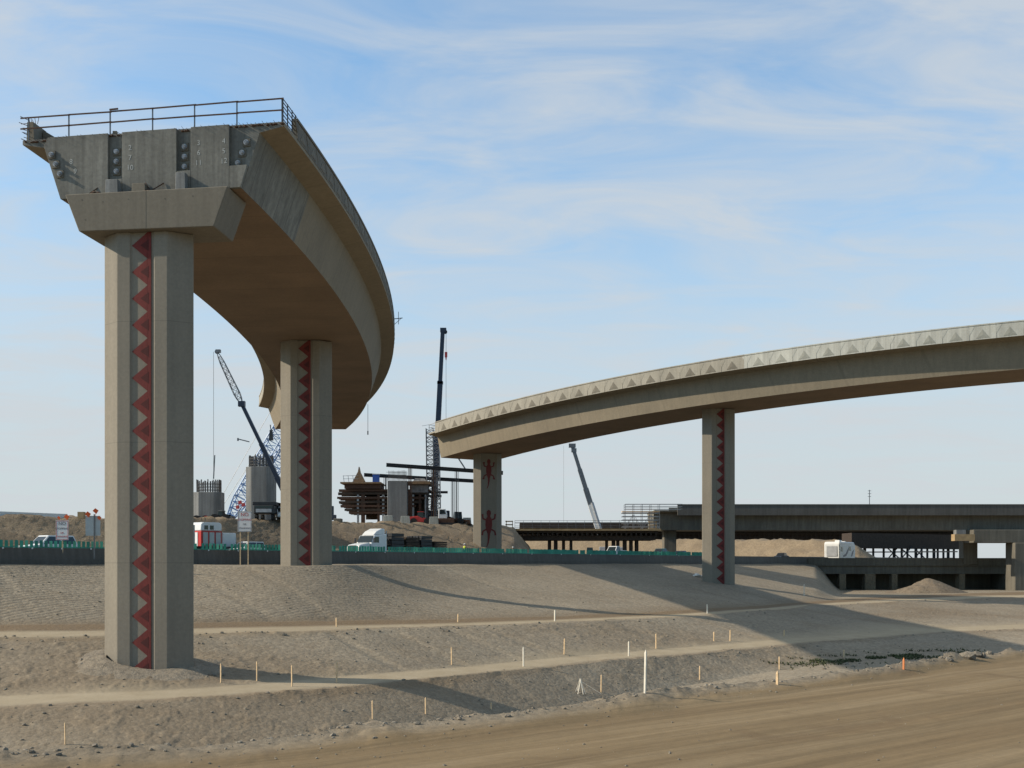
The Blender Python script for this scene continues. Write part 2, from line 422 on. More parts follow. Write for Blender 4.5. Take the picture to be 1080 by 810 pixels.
# small drop at the front lip of each track and clods along it
lip = np.exp(-((Tw-8.0)/0.12)**2) + np.exp(-((Tw-10.02)/0.05)**2) + 0.6*np.exp(-((Tw-10.55)/0.05)**2)
z += amp_far*lip*0.20*np.maximum(fbm(Xm, Ym, 0.5, 4, 6, 0.65), -0.05)
rub = np.clip(3.2*fbm(Xm, Ym, 0.06, 3, 12) + 0.15, 0, 1)*np.clip(band(7.2, 8.0, 0.2)+band(9.0, 10.0, 0.2), 0, 1)
z += amp_far*rub*0.13*np.maximum(fbm(Xm, Ym, 0.9, 4, 13, 0.7), -0.05)
# erosion rills running down the slopes
z -= amp_far*slopes*0.18*np.clip(vnoise(alg*0.55+0.4*wob, acr*0.03, 21)-0.22, 0, 1)*np.clip(band(7,8,.1)+band(11,12,.1)+band(9,10,.1),0,1)*2
ZT = z
def column_profile(px):
    i = int(np.clip(np.searchsorted(pxs, px), 1, len(pxs)-1)); f = (px-pxs[i-1])/(pxs[i]-pxs[i-1])
    return D[:,i-1]*(1-f)+D[:,i]*f, ZT[:,i-1]*(1-f)+ZT[:,i]*f
def ground_at(px, y, tmin=3.0):
    """visible ground point under photo pixel (px, y): the nearest surface that the sight line meets"""
    d, zc = column_profile(px); yy = HY-F*zc/d
    for k in range(len(d)-1):
        if T[k,0] < tmin: continue
        if (yy[k]-y)*(yy[k+1]-y) <= 0 and yy[k] != yy[k+1]:
            t = (y-yy[k])/(yy[k+1]-yy[k]); dd = d[k]*(1-t)+d[k+1]*t
            return Vector((X(px,dd), dd, zc[k]*(1-t)+zc[k+1]*t))
    k = int(np.argmin(abs(yy[60:]-y)))+60
    return Vector((X(px,d[k]), d[k], zc[k]))
def ground_z(px, dd):
    d, zc = column_profile(px); return float(np.interp(dd, d, zc))

def ground_material():
    m, nt, b, oc = newmat('earth_and_gravel')
    at = nt.nodes.new('ShaderNodeAttribute'); at.attribute_name = 'zone'
    sx = nt.nodes.new('ShaderNodeSeparateColor'); nt.links.new(at.outputs['Color'], sx.inputs[0])
    big = noise(nt, oc, 0.07, 5, 0.6, 0.3); mid = noise(nt, oc, 0.55, 6, 0.65); fine = noise(nt, oc, 5.5, 6, 0.75)
    vor = nt.nodes.new('ShaderNodeTexVoronoi'); vor.inputs['Scale'].default_value = 3.6; nt.links.new(oc, vor.inputs['Vector'])
    vor2 = nt.nodes.new('ShaderNodeTexVoronoi'); vor2.inputs['Scale'].default_value = 9.0; nt.links.new(oc, vor2.inputs['Vector'])
    grav = ramp(nt, big, [(0.28, (0.228, 0.190, 0.138)), (0.72, (0.306, 0.258, 0.190))])
    grav = mixc(nt, ramp(nt, mid, [(0.52, 0.0), (0.72, 0.45)]), grav, (0.225, 0.168, 0.105))
    stone = ramp(nt, vor.outputs['Color'], [(0.0, 0.70), (0.55, 1.0), (1.0, 1.35)])
    grav = mixc(nt, 0.65, grav, stone, 'MULTIPLY')
    trk = ramp(nt, mid, [(0.3, (0.33, 0.265, 0.175)), (0.7, (0.40, 0.33, 0.228))])
    # dirt road: wheel streaks along its length
    ang = math.atan2(rv[1], rv[0])
    strk = noise(nt, mapping(nt, mapping(nt, oc, (1,1,1), (0,0,-ang)), (0.022, 0.36, 1)), 1.0, 5, 0.55, 0.5)
    rd = ramp(nt, strk, [(0.30, (0.158, 0.108, 0.057)), (0.50, (0.206, 0.147, 0.080)), (0.70, (0.276, 0.208, 0.124))])
    tread = noise(nt, mapping(nt, mapping(nt, oc, (1,1,1), (0,0,-ang)), (0.10, 2.6, 1)), 1.0, 6, 0.7, 0.3)
    rd = mixc(nt, 1.0, rd, ramp(nt, tread, [(0.36, 0.80), (0.52, 1.0), (0.68, 1.16)]), 'MULTIPLY')
    patch = noise(nt, oc, 0.33, 8, 0.68, 0.6)
    rd = mixc(nt, ramp(nt, patch, [(0.56, 0.0), (0.66, 0.55)]), rd, (0.150, 0.102, 0.056))
    col = mixc(nt, sx.outputs[0], grav, trk)
    col = mixc(nt, sx.outputs[2], col, (0.185, 0.134, 0.082))
    col = mixc(nt, sx.outputs[1], col, rd)
    g = ramp(nt, fine, [(0.28, 0.74), (0.5, 1.0), (0.72, 1.2)])
    amt = mth(nt, 'SUBTRACT', 0.9, mth(nt, 'MULTIPLY', mth(nt, 'ADD', sx.outputs[0], sx.outputs[1]), 0.6))
    col = mixc(nt, amt, col, g, 'MULTIPLY')
    nt.links.new(col, b.inputs['Base Color']); b.inputs['Roughness'].default_value = 0.95
    b.inputs['Specular IOR Level'].default_value = 0.15
    h = mth(nt, 'ADD', mth(nt, 'MULTIPLY', fine, 0.7), mth(nt, 'MULTIPLY', mth(nt, 'SUBTRACT', 0.5, vor.outputs['Distance']), 0.8))
    h = mth(nt, 'ADD', h, mth(nt, 'MULTIPLY', vor2.outputs['Distance'], -0.25))
    wv = nt.nodes.new('ShaderNodeTexWave'); wv.bands_direction = 'X'; wv.inputs['Scale'].default_value = 0.62; wv.inputs['Distortion'].default_value = 1.6; wv.inputs['Detail'].default_value = 4; wv.inputs['Detail Scale'].default_value = 2.5
    nt.links.new(mapping(nt, oc, (1,1,1), (0,0,math.radians(35.6))), wv.inputs['Vector'])     # dozer cleat rows along the contour
    wm = mth(nt, 'MULTIPLY', at.outputs['Alpha'], ramp(nt, noise(nt, oc, 0.045, 3), [(0.40, 0.15), (0.60, 1.0)]))
    col = mixc(nt, mth(nt, 'MULTIPLY', wm, 0.55), col, ramp(nt, wv.outputs['Fac'], [(0.0, 0.66), (0.6, 1.10)]), 'MULTIPLY')
    nt.links.new(col, b.inputs['Base Color'])
    h = mth(nt, 'ADD', h, mth(nt, 'MULTIPLY', wm, mth(nt, 'MULTIPLY', wv.outputs['Fac'], 0.5)))
    h = mth(nt, 'MULTIPLY', h, mth(nt, 'SUBTRACT', 1.0, mth(nt, 'MULTIPLY', mth(nt, 'ADD', sx.outputs[0], sx.outputs[1]), 0.8)))
    h = mth(nt, 'ADD', h, mth(nt, 'MULTIPLY', sx.outputs[1], mth(nt, 'MULTIPLY', tread, 0.8)))
    setbump(nt, b, h, 0.65, 0.055)
    return m
EARTH = ground_material()
brown = np.clip(under + 0.30*rub + 0.4*lip + 0.45*np.clip(berm-0.2, 0, 1), 0, 1)
brown = np.clip(brown + amp_far*(1-road)*(1-track)*0.40*np.clip(fbm(Xm, Ym, 0.045, 4, 41)-0.02, 0, 1), 0, 1)
upm = band(11.05, 11.95, 0.1)
rill = np.clip(vnoise(alg*0.42+0.6*wob, acr*0.03, 23)-0.27, 0, 1)*4*np.clip(band(7,8,.1)+band(11,12,.1)+band(9,10,.1),0,1)
brown = np.clip(brown+0.35*rill, 0, 1)
off = np.cumsum([0]+SUB)
for name, a, bb in SEG_NAME:
    r0, r1 = off[a], off[bb]; nr = r1-r0+1; nc = len(pxs)
    co = np.stack([Xm[r0:r1+1], Ym[r0:r1+1], ZT[r0:r1+1]], -1).reshape(-1, 3)
    idx = np.arange(nr*nc).reshape(nr, nc)
    q = np.stack([idx[:-1,:-1], idx[:-1,1:], idx[1:,1:], idx[1:,:-1]], -1).reshape(-1, 4)
    me = bpy.data.meshes.new(name); me.from_pydata(co.tolist(), [], q.tolist())
    ca = me.color_attributes.new('zone', 'FLOAT_COLOR', 'POINT')
    cc = np.stack([track[r0:r1+1], road[r0:r1+1], brown[r0:r1+1], upm[r0:r1+1]], -1).reshape(-1)
    ca.data.foreach_set('color', cc.astype(np.float32))
    me.polygons.foreach_set('use_smooth', [True]*len(me.polygons)); me.materials.append(EARTH); me.update()
    o = bpy.data.objects.new(name, me); COL.objects.link(o); struct(o)
# level earth behind the viewpoint
mb = MB(); mb.add([(-400,1.2,-1.76),(400,1.2,-1.76),(400,-400,-1.76),(-400,-400,-1.76)], [(0,1,2,3)])
o = mb.build('ground', EARTH); struct(o)

# ------------------------------------------------------------------ stones (uncountable) and a few boulders
def ico_rock(mb, c, r, sq=0.7):
    t = (1+5**.5)/2
    vs = [(-1,t,0),(1,t,0),(-1,-t,0),(1,-t,0),(0,-1,t),(0,1,t),(0,-1,-t),(0,1,-t),(t,0,-1),(t,0,1),(-t,0,-1),(-t,0,1)]
    fs = [(0,11,5),(0,5,1),(0,1,7),(0,7,10),(0,10,11),(1,5,9),(5,11,4),(11,10,2),(10,7,6),(7,1,8),(3,9,4),(3,4,2),(3,2,6),(3,6,8),(3,8,9),(4,9,5),(2,4,11),(6,2,10),(8,6,7),(9,8,1)]
    an = random.uniform(0, 6.28); ca, sa = math.cos(an), math.sin(an); sx = random.uniform(0.7, 1.3); out = []
    for v in vs:
        j = random.uniform(0.72, 1.2)*r/1.9
        x, y, zz = v[0]*j*sx, v[1]*j, v[2]*j*sq
        out.append((c[0]+x*ca-y*sa, c[1]+x*sa+y*ca, c[2]+zz))
    mb.add(out, fs)
gr = MB()
def scatter(n, t0, t1, rmin, rmax, pxr=(-40, 1130), power=2.5):
    ks = np.where((T[:,0] >= t0) & (T[:,0] <= t1))[0]
    for _ in range(n):
        px = random.uniform(*pxr); d, zc = column_profile(px)
        tt = random.uniform(t0, t1); k = np.interp(tt, T[:,0], np.arange(len(T))); k0 = int(k); f = k-k0; k1 = min(k0+1, len(d)-1)
        dd = d[k0]*(1-f)+d[k1]*f; zz = zc[k0]*(1-f)+zc[k1]*f
        r = rmin+(rmax-rmin)*random.random()**power
        ico_rock(gr, (X(px,dd), dd, zz+r*0.15), r)
scatter(900, 3.8, 4.6, 0.012, 0.085, power=4)
scatter(900, 2.2, 3.8, 0.008, 0.045, power=5)
scatter(420, 7.1, 7.95, 0.02, 0.13, power=4)
scatter(110, 7.8, 8.15, 0.03, 0.17, power=3)
scatter(520, 9.0, 9.95, 0.02, 0.13, power=4)
scatter(170, 9.9, 10.06, 0.04, 0.2, power=3)
scatter(700, 11.0, 11.95, 0.03, 0.12, power=4)
o = gr.build('gravel', STONE); struct(o, 'stuff')
boulders = [(869,702,.30),(873,700,.2),(893,697,.42),(899,699,.34),(906,696,.26),(1020,690,.5),(1029,688,.42),(1036,689,.35),(1001,693,.3),(1044,686,.28),(1012,692,.3),(985,697,.3),(1022,686.5,.3)]
names_b = None
for i, (px, y, r) in enumerate(boulders[:10]):
    g = ground_at(px, y+4); mb = MB(); ico_rock(mb, g+Vector((0,0,r*0.12)), r*0.6)
    o = mb.build('boulder', STONE)
    tag(o, 'tan boulder lying on the dirt road berm near the right edge of the photo', 'boulder', 'boulders on the berm')
# weeds in the ditch at the right
wd = MB()
for _ in range(2600):
    px = random.gauss(930, 48); 
    if px > 1040 or px < 800: continue
    y = 694 - (px-930)*0.055 + random.gauss(0, 2.6)
    if vnoise(np.array(px*0.05), np.array(y*0.35), 77) < 0.02: continue
    g = ground_at(px, y, 6.2); s = random.uniform(0.10, 0.30); an = random.uniform(0, 6.28)
    for q in range(3):
        a2 = an+q*2.1; dv = Vector((math.cos(a2), math.sin(a2), random.uniform(0.5, 1.6))).normalized()*s
        sd = Vector((-math.sin(a2), math.cos(a2), 0))*s*0.22
        wd.add([g-sd, g+sd, g+dv], [(0,1,2)])
WEED = plain('weed_leaves', (0.060, 0.075, 0.025), 0.8, 0, 0.3, 0.5)
o = wd.build('weeds', WEED); struct(o, 'stuff')
# ------------------------------------------------------------------ flyovers
def frame(pos, heading_vec, roll=0.0):
    h = Vector(heading_vec).normalized(); up = Vector((0,0,1)); r = h.cross(up).normalized()
    if roll: r = (r + up*roll).normalized()
    return (Vector(pos), r, up)
GSEC = [(-8.25,0),(8.25,0),(8.25,-0.27),(6.75,-0.56),(5.65,-3.85),(-5.65,-3.85),(-6.75,-0.56),(-8.25,-0.27)]
# face k joins point k to k+1: 0 deck, 1 edge, 2 overhang, 3 right web, 4 soffit, 5 left web, 6 overhang, 7 edge
def pier_section(w=0.73, sc=1.0):
    a = 1.58*sc; c = 1.24*sc; dd = 0.92; s = 0.12; rc = 0.09
    return [(-a,0),(-w-0.03,0),(-w+0.03,rc),(w-0.03,rc),(w+0.03,0),(a,0),(a+c,dd),(a+c,dd+s),(a,2*dd+s),(-a,2*dd+s),(-a-c,dd+s),(-a-c,dd)]
def make_pier(parent, front, n, z0, z1, motif='tri', label=None, sc=0.9):
    """front: point on the middle of the striped face; n: outward normal of that face"""
    n = Vector((n[0], n[1], 0)).normalized(); r = Vector((-n.y, n.x, 0)); base = Vector((front[0], front[1], 0)); up = Vector((0,0,1))
    mb = MB(); mb.prism(pier_section(0.73 if motif == 'tri' else 1.32, sc), base+up*z0, r, -n, up, z1-z0, 0)
    p = mb.build('pier', [TAN], parent, bevel=0.03)
    if label: p['label'] = label
    st = MB(); o = base - n*0.09            # floor of the recess
    if motif == 'tri':
        pitch = 1.60; h = z0-0.4
        xr = 0.34; band = 0.20
        st.prism([(xr-0.02, z0-0.5),(xr+band, z0-0.5),(xr+band, z1-0.02),(xr-0.02, z1-0.02)], o, r, up, n, 0.055, 0)
        zt = z1-0.02
        while zt-pitch > z0-1.0:
            zb = zt-pitch; zm = (zt+zb)/2
            st.prism([(xr-0.03, zb+0.01),(xr-0.03, zt-0.01),(-0.66, zm)], o, r, up, n, 0.045, 0)
            st.prism([(xr+0.06, zm-0.36),(xr+0.06, zm+0.36),(-0.12, zm)], o, r, up, n, 0.06, 1)
            zt = zb
        st.build('painted_stripe', [RED, DRED], p)
    else:
        for zc, ks in motif:
            lz = MB()
            body = [(0,1.95),(0.24,1.75),(0.27,1.45),(0.16,1.15),(0.38,0.75),(0.42,0.1),(0.30,-0.55),(0.16,-0.95),(0.10,-1.5),(-0.02,-2.1),(-0.26,-2.6),(-0.30,-2.5),(-0.16,-2.05),(-0.12,-1.5),(-0.16,-0.95),(-0.30,-0.55),(-0.42,0.1),(-0.38,0.75),(-0.16,1.15),(-0.27,1.45),(-0.24,1.75)]
            lz.prism([(u*ks, zc+v*ks) for u, v in body], o, r, up, n, 0.05, 0)
            for sx in (-1, 1):
                for (v0, vk, vf, wd) in ((0.70, 0.85, 1.35, 0.9), (-0.40, -0.65, -0.15-0.9, 0.95)):
                    A = (0.28*sx*ks, zc+v0*ks); K = (0.72*sx*ks, zc+vk*ks); B = (0.86*sx*wd*ks, zc+vf*ks)
                    for p0, p1 in ((A, K), (K, B)):
                        lz.beam(o+r*p0[0]+up*p0[1]+n*0.03, o+r*p1[0]+up*p1[1]+n*0.03, 0.17*ks, 0.06, 0, up=n)
                    lz.prism([(B[0]-0.14, B[1]-0.12),(B[0]+0.14, B[1]-0.12),(B[0]+0.18, B[1]+0.12),(B[0], B[1]+0.06),(B[0]-0.18, B[1]+0.12)], o, r, up, n, 0.05, 0)
            lz.build('painted_lizard', [RED], p)
    return p
def make_parapet(parent, frames, u_out, side, h=1.2, drop=0.30, mats=None, tri=True, name='parapet', pitch=3.0, tri0=0.0, relief=True):
    """concrete barrier along the deck edge; triangles in relief on its outer face"""
    mb = MB(); s = side
    sec = [(u_out*s+0.02*s, -drop), (u_out*s+0.02*s, h-0.24), (u_out*s-0.03*s, h-0.22), (u_out*s-0.03*s, h-0.17), (u_out*s+0.05*s, h-0.15), (u_out*s+0.05*s, h),
           (u_out*s-0.26*s, h), (u_out*s-0.42*s, 0.004), (u_out*s-0.012*s, 0.004), (u_out*s-0.012*s, -drop)]
    mb.sweep(frames, sec)
    if tri and relief:
        # arc length
        L = [0.0]
        for i in range(1, len(frames)): L.append(L[-1]+(frames[i][0]-frames[i-1][0]).length)
        def at(sv):
            sv = max(0, min(L[-1]-1e-4, sv)); i = int(np.searchsorted(L, sv, side='right')-1); i = min(i, len(frames)-2)
            f = (sv-L[i])/(L[i+1]-L[i]); o = frames[i][0].lerp(frames[i+1][0], f); r = frames[i][1].lerp(frames[i+1][1], f).normalized()
            return o, r
        sv = tri0; up = Vector((0,0,1)); hh = h+drop-0.45
        while sv+pitch < L[-1]:
            o0, r0 = at(sv); o1, r1 = at(sv+pitch)
            e0 = o0+r0*(u_out*s+0.02*s); e1 = o1+r1*(u_out*s+0.02*s); t = (e1-e0); tl = t.length; t.normalize(); nrm = (r0*s)
            nrm = (nrm - t*nrm.dot(t)).normalized(); upv = up-t*up.dot(t); upv.normalize()
            c = (e0+e1)/2 - upv*(drop-0.16)
            # raised pyramid with a shallow slope, darker than the wall
            b = tl*0.25
            A, B, C = c-t*b, c+t*b, c+upv*hh*0.74; G = (A+B+C)/3
            q = [A-nrm*0.05, B-nrm*0.05, C-nrm*0.05, A+nrm*0.025, B+nrm*0.025, C+nrm*0.025, G+nrm*0.06]
            mb.add(q, [(0,1,4,3),(1,2,5,4),(2,0,3,5),(3,4,6),(4,5,6),(5,3,6),(0,2,1)], 1)
            # half triangles hanging from the cap line between the bays, slightly proud
            c2 = e0 + upv*(h-0.30)
            A, B, C = c2-t*b*0.85, c2+t*b*0.85, c2-upv*hh*0.75; G = (A+B+C)/3
            q = [A-nrm*0.05, B-nrm*0.05, C-nrm*0.05, A+nrm*0.02, B+nrm*0.02, C+nrm*0.015, G+nrm*0.03]
            mb.add(q, [(0,1,4,3),(1,2,5,4),(2,0,3,5),(3,4,6),(4,5,6),(5,3,6),(0,2,1)], 0)
            # panel joint
            pj = e0+nrm*0.012
            mb.beam(pj-upv*(drop-0.02), pj+upv*(h-0.26), 0.05, 0.02, 1, up=nrm)
            sv += pitch
    return mb.build(name, mats or [TANPAR, TANTRI], parent)

# ---- left flyover: circular curve, raw cut face towards the camera
LC = -312.2; LR = 292.0; LY = 100.0
def lf(y0, dz=0.0):   # frame on the centreline at depth y0
    a = math.asin((y0-LY)/LR); z = 26.2-0.006*(y0-69.0)+dz
    return frame((LC+LR*math.cos(a), y0, z), (-math.sin(a), math.cos(a), 0), 0.03)
Y0, Y1 = 69.0, 184.0
left = thing('flyover_bridge', 'tall tan curved flyover bridge at left, ending in a raw grey face', 'bridge', (-22.3, 69.6, -5.9))
ys = [Y0] + [y for y in np.arange(70.0, Y1, 1.0)] + [Y1]
gf = [lf(y) for y in ys]
mb = MB()
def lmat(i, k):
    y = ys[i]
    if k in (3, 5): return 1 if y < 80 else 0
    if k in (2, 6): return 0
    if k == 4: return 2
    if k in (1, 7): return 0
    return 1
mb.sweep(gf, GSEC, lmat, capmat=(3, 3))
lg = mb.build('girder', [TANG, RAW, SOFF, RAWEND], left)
o0, r0, u0 = gf[0]; hd = u0.cross(r0).normalized()      # hd points along the bridge (away from the camera)
if hd.y < 0: hd = -hd
e0 = -hd                                               # outward normal of the cut face
def face(u, v, out=0.0): return o0 + r0*u + u0*v + e0*out
# anchorage: blockout pockets with tendon anchors, painted numbers
plates = [[(-5.68,-3.84),(-2.66,-3.84),(-2.66,-0.03),(-6.5,-0.03),(-6.74,-0.56)],
          [(-2.64,-3.84),(-1.77,-3.84),(-1.77,-2.85),(-2.64,-2.85)],
          [(-1.75,-3.84),(1.66,-3.84),(1.66,-0.03),(-1.75,-0.03)],
          [(1.68,-3.84),(2.54,-3.84),(2.54,-2.62),(1.68,-2.62)],
          [(2.56,-3.84),(4.94,-3.84),(4.94,-0.03),(2.56,-0.03)],
          [(4.96,-3.84),(5.64,-3.84),(6.05,-2.52),(4.96,-2.52)]]
for pl_ in plates:        # the face is cast in panels around the recessed anchor pockets
    pm = MB(); pm.prism(pl_, o0, r0, u0, e0, 0.26); pm.build('face_panel', [RAWEND], lg, bevel=0.012)
rows = [(-5.95, 0.27, 0.26), (-2.2, 0.0, 0.0), (2.1, 0.0, 0.0), (5.68, -0.26, 0.0)]
numbers = [('1','8','9'), ('2','7','10'), ('3','6','11'), ('4','5','12')]
RM = Matrix(((r0.x, hd.x, 0),(r0.y, hd.y, 0),(r0.z, hd.z, 1)))
for k, (u, lean, out) in enumerate(rows):
    for q in range(3):
        v = -1.12-q*0.60; uu = u+lean*(q-1)
        am = MB(); c = face(uu, v, out)
        am.box(c+e0*0.03, (0.46,0.07,0.46), RM, 1)
        am.cyl(c+e0*0.04, c+e0*0.13, 0.165, 0.16, 14, 0); am.cyl(c+e0*0.13, c+e0*0.19, 0.125, 0.115, 14, 0)
        for j in range(7):
            an = j*0.9; cc_ = c+r0*0.07*math.cos(an)+u0*0.07*math.sin(an); am.cyl(cc_+e0*0.17, cc_+e0*0.28, 0.016, n=5, mi=0)
        am.build('tendon_anchor', [GALV, DARKC], lg)
        if k == 0 and q == 0: continue
        nu = (uu+0.95) if k < 3 else 4.62
        text_obj('chalk_number', numbers[k][q], 0.44, CHALK, face(nu, v+0.10, 0.266), (r0+u0*random.uniform(-.12,.12)), u0, lg, 0.003)
# form lift ribs on the raw face
# pier caps + piers
def make_cap(parent, f, zb, zt, wt, wb, fwd, depth, mat):
    o, r, u = f; h = u.cross(r).normalized(); h = h if h.y > 0 else -h
    oo = Vector((o.x, o.y, 0)) - h*fwd; r2 = Vector((r.x, r.y, 0)).normalized()
    mb = MB(); tl = 0.014
    poly = [(-wb/2, zb), (wb/2, zb+0.05), (wt/2, zt+0.10), (-wt/2, zt-0.06)]
    mb.prism(poly, oo, r2, Vector((0,0,1)), h, depth)
    return mb.build('pier_cap', [mat], parent, bevel=0.04)
cap1 = make_cap(left, gf[0], 20.0, 22.32, 10.15, 8.4, 0.85, 3.3, CAPC)
jm = MB(); jo = Vector((o0.x,o0.y,0))+e0*0.85; rr = Vector((r0.x,r0.y,0)).normalized()
jm.prism([(-0.02,20.06),(0.02,20.06),(0.02,22.3),(-0.02,22.3)], jo, rr, Vector((0,0,1)), e0, 0.006)
for (u, z) in ((-4.0,21.9),(-2.7,21.75),(-1.1,21.85),(1.2,21.8),(2.9,21.9),(-3.8,20.7)): jm.cyl(jo+rr*u+Vector((0,0,z)), jo+rr*u+Vector((0,0,z))+e0*0.008, 0.045, n=8)
jm.build('form_joint', [DARKC], cap1)
nfront = Vector((e0.x, e0.y, 0)).normalized()
pf = Vector((o0.x, o0.y, 0)) + nfront*0.35 - rr*0.45
make_pier(left, pf, nfront, -9.0, 20.02, 'tri', 'front pier with a red sawtooth stripe, in full view down to the ground', 1.0)
f2 = lf(113.5); h2 = f2[2].cross(f2[1]).normalized(); h2 = h2 if h2.y > 0 else -h2
make_pier(left, Vector((f2[0].x, f2[0].y, 0))-h2*1.05, -h2, -4.0, 22.05, 'tri', 'rear pier under the middle of the flyover, shaded red sawtooth stripe')
# pedestals and rubble on the cap ledge
for (u, w_, h_, mt) in ((-2.2, 0.8, 0.85, GREYC), (2.1, 0.62, 1.12, GREYC), (-0.5, 0.85, 0.55, CAPC)):
    pm = MB(); c = face(u, -3.85, 0.52); pm.box((c.x, c.y, 22.27+h_/2), (w_, 0.5, h_), Matrix.Rotation(-0.1, 3, 'Z'), taper=0.93)
    pm.build('bearing_pedestal', [mt], cap1, bevel=0.02)
rm = MB()
for u in (-3.5,-3.3,-3.05,-2.2,-0.35,-0.15,0.05,2.2,2.35,2.5):
    c = face(u+random.uniform(-.05,.05), -3.85, 0.62); ico_rock(rm, (c.x, c.y, 22.36), random.uniform(0.10, 0.2))
rm.beam(face(-3.75,-3.7,0.45), face(-2.9,-2.95,0.05), 0.05); rm.beam(face(0.1,-3.7,0.5), face(-0.5,-2.9,0.1), 0.03); rm.beam(face(0.25,-3.75,0.5), face(0.9,-3.3,0.3), 0.05)
rm.build('loose_rubble', [RUST], cap1)['kind'] = 'stuff'
# ragged deck edge (exposed aggregate, cut rebar)
em = MB()
for i in range(170):
    u = -8.1+16.3*random.random(); c = face(u, -0.10-0.06*random.random(), 0.02); ico_rock(em, c, random.uniform(0.05, 0.12), 0.6)
for i in range(70):
    u = -8.1+16.3*i/69; c = face(u, -0.08+0.02*random.random()); em.cyl(c, c+e0*random.uniform(0.15,0.45)+Vector((0,0,random.uniform(-0.05,0.06))), 0.014, n=4)
em.build('ragged_edge', [RUST], lg)['kind'] = 'stuff'
bt = MB()
for u, hh in ((-3.9, 0.22), (-3.6, 0.12), (-2.55, 0.35), (-2.65,0.18)): bt.box(face(u, hh/2, -0.5), (0.25,0.2,hh), None)
bt.build('loose_block', [DARKC], lg)
# parapets
rf = [lf(y) for y in np.arange(71.6, Y1-0.5, 1.0)]
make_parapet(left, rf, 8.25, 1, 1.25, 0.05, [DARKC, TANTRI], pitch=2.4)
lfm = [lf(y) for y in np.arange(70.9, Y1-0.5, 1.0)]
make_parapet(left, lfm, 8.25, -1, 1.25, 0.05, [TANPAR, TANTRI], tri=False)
sm = MB()   # sloping end block of the left parapet with starter bars
q = lf(69.4); sm.prism([(-8.22,0.01),(-7.72,0.01),(-7.80,1.28),(-8.18,1.28)], q[0], q[1], q[2], hd, 1.6)
sm.prism([(-7.70,0.012),(-5.9,0.012),(-7.70,1.15)], lf(70.4)[0], r0, u0, hd, 0.3)
sm.build('parapet_end', [CAPC], left)
rbm = MB()
for i in range(9):
    p = face(-8.15+0.05*(i % 3), 0.1+0.16*i, -0.45); rbm.cyl(p, p+e0*0.15-r0*random.uniform(0.25,0.55)+Vector((0,0,random.uniform(-0.1,0.25))), 0.02, n=4)
for i in range(5):
    p = face(-8.1+0.12*i, 1.2, -0.6); rbm.cyl(p, p+Vector((random.uniform(-.1,.1),0,random.uniform(0.2,0.5))), 0.018, n=4)
rbm.build('starter_bars', [RUST], left)
# timber guard rail along the cut edge
rl = MB(); hp = 1.50
us = [-8.0,-5.4,-2.75,-0.05,2.6,5.25,8.05]
for u in us:
    p = face(u, 0.0, -0.25); rl.beam(p, p+u0*hp, 0.07, 0.07, 1)
for v in (0.80, 1.46):
    for i in range(len(us)-1):
        a = face(us[i]-(0.5 if i == 0 else 0.0), v, -0.19); b = face(us[i+1]+0.12, v+random.uniform(-.03,.03), -0.19)
        rl.beam(a, b, 0.04, 0.085)
rl.beam(face(-2.75,1.56,-0.15), face(-2.2,1.58,-0.15), 0.05, 0.10)
rl.build('guard_rail', [RUST, STEEL], left)
rs = MB()
q0 = lf(69.2); q1 = lf(72.0)
for v in (0.25,0.50,0.75,1.0,1.25,1.46):
    rs.beam(q0[0]+q0[1]*8.12+u0*v, q1[0]+q1[1]*8.12+u0*v, 0.035, 0.05)
for y in (69.2, 70.1, 71.0, 71.7): q = lf(y); rs.beam(q[0]+q[1]*8.12, q[0]+q[1]*8.12+u0*1.5, 0.06, 0.06)
rs.build('side_rail', [DSTEEL], left)
bk = MB()   # bracket sticking out of the parapet far along the curve
q = lf(126.0); p = q[0]+q[1]*8.2; bk.beam(p+u0*1.1, p+q[1]*1.0+u0*1.2, 0.08); bk.beam(p+q[1]*0.55+u0*0.5, p+q[1]*0.55+u0*1.9, 0.06); bk.beam(p+u0*0.4, p+q[1]*0.9+u0*1.2, 0.05)
bk.build('bracket', [STEEL], left)

# ---- right flyover: rises towards the right edge of the picture
right = thing('flyover_bridge', 'tan curved flyover bridge at right with triangles along its parapet', 'bridge', (30.3, 167, -3.6))
P4 = Vector((30.3, 167.0))
def rpath(s0, s1, step=0.5):
    out = []
    def head(s): return math.radians(34)-s/160.0
    pos = Vector(P4); s = 0.0; st = -step if s0 < 0 else step
    pts = {0.0: (Vector(P4), head(0))}
    p = Vector(P4); s = 0.0
    while s > s0: th = head(s-step/2); p = p-Vector((math.cos(th), -math.sin(th)))*step; s -= step; pts[round(s,3)] = (Vector(p), head(s))
    p = Vector(P4); s = 0.0
    while s < s1: th = head(s+step/2); p = p+Vector((math.cos(th), -math.sin(th)))*step; s += step; pts[round(s,3)] = (Vector(p), head(s))
    return pts
PTS = rpath(-54, 120)
def rfm(s, lim=None):
    s = round(s*2)/2; p, th = PTS[s]; z = 26.7+0.060*s-0.0003*s*s
    return frame((p.x, p.y, z), (math.cos(th), -math.sin(th), 0.0), 0.0)
ss = list(np.arange(-53.0, 118.0, 1.0))
mb = MB()
RS = [(-8.25,0),(8.25,0),(8.25,-0.25),(6.35,-0.60),(5.65,-4.15),(-5.65,-4.15),(-6.35,-0.60),(-8.25,-0.25)]
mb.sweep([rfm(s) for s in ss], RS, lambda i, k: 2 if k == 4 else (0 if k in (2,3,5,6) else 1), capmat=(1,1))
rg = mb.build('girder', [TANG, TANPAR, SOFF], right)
S_SW = 7.0
make_parapet(right, [rfm(s) for s in np.arange(-51.0, S_SW+0.1, 1.0)], 8.25, 1, 1.55, 0.38, [TANPAR, TANTRI], tri0=1.0)['label'] = 'painted tan stretch of the parapet'
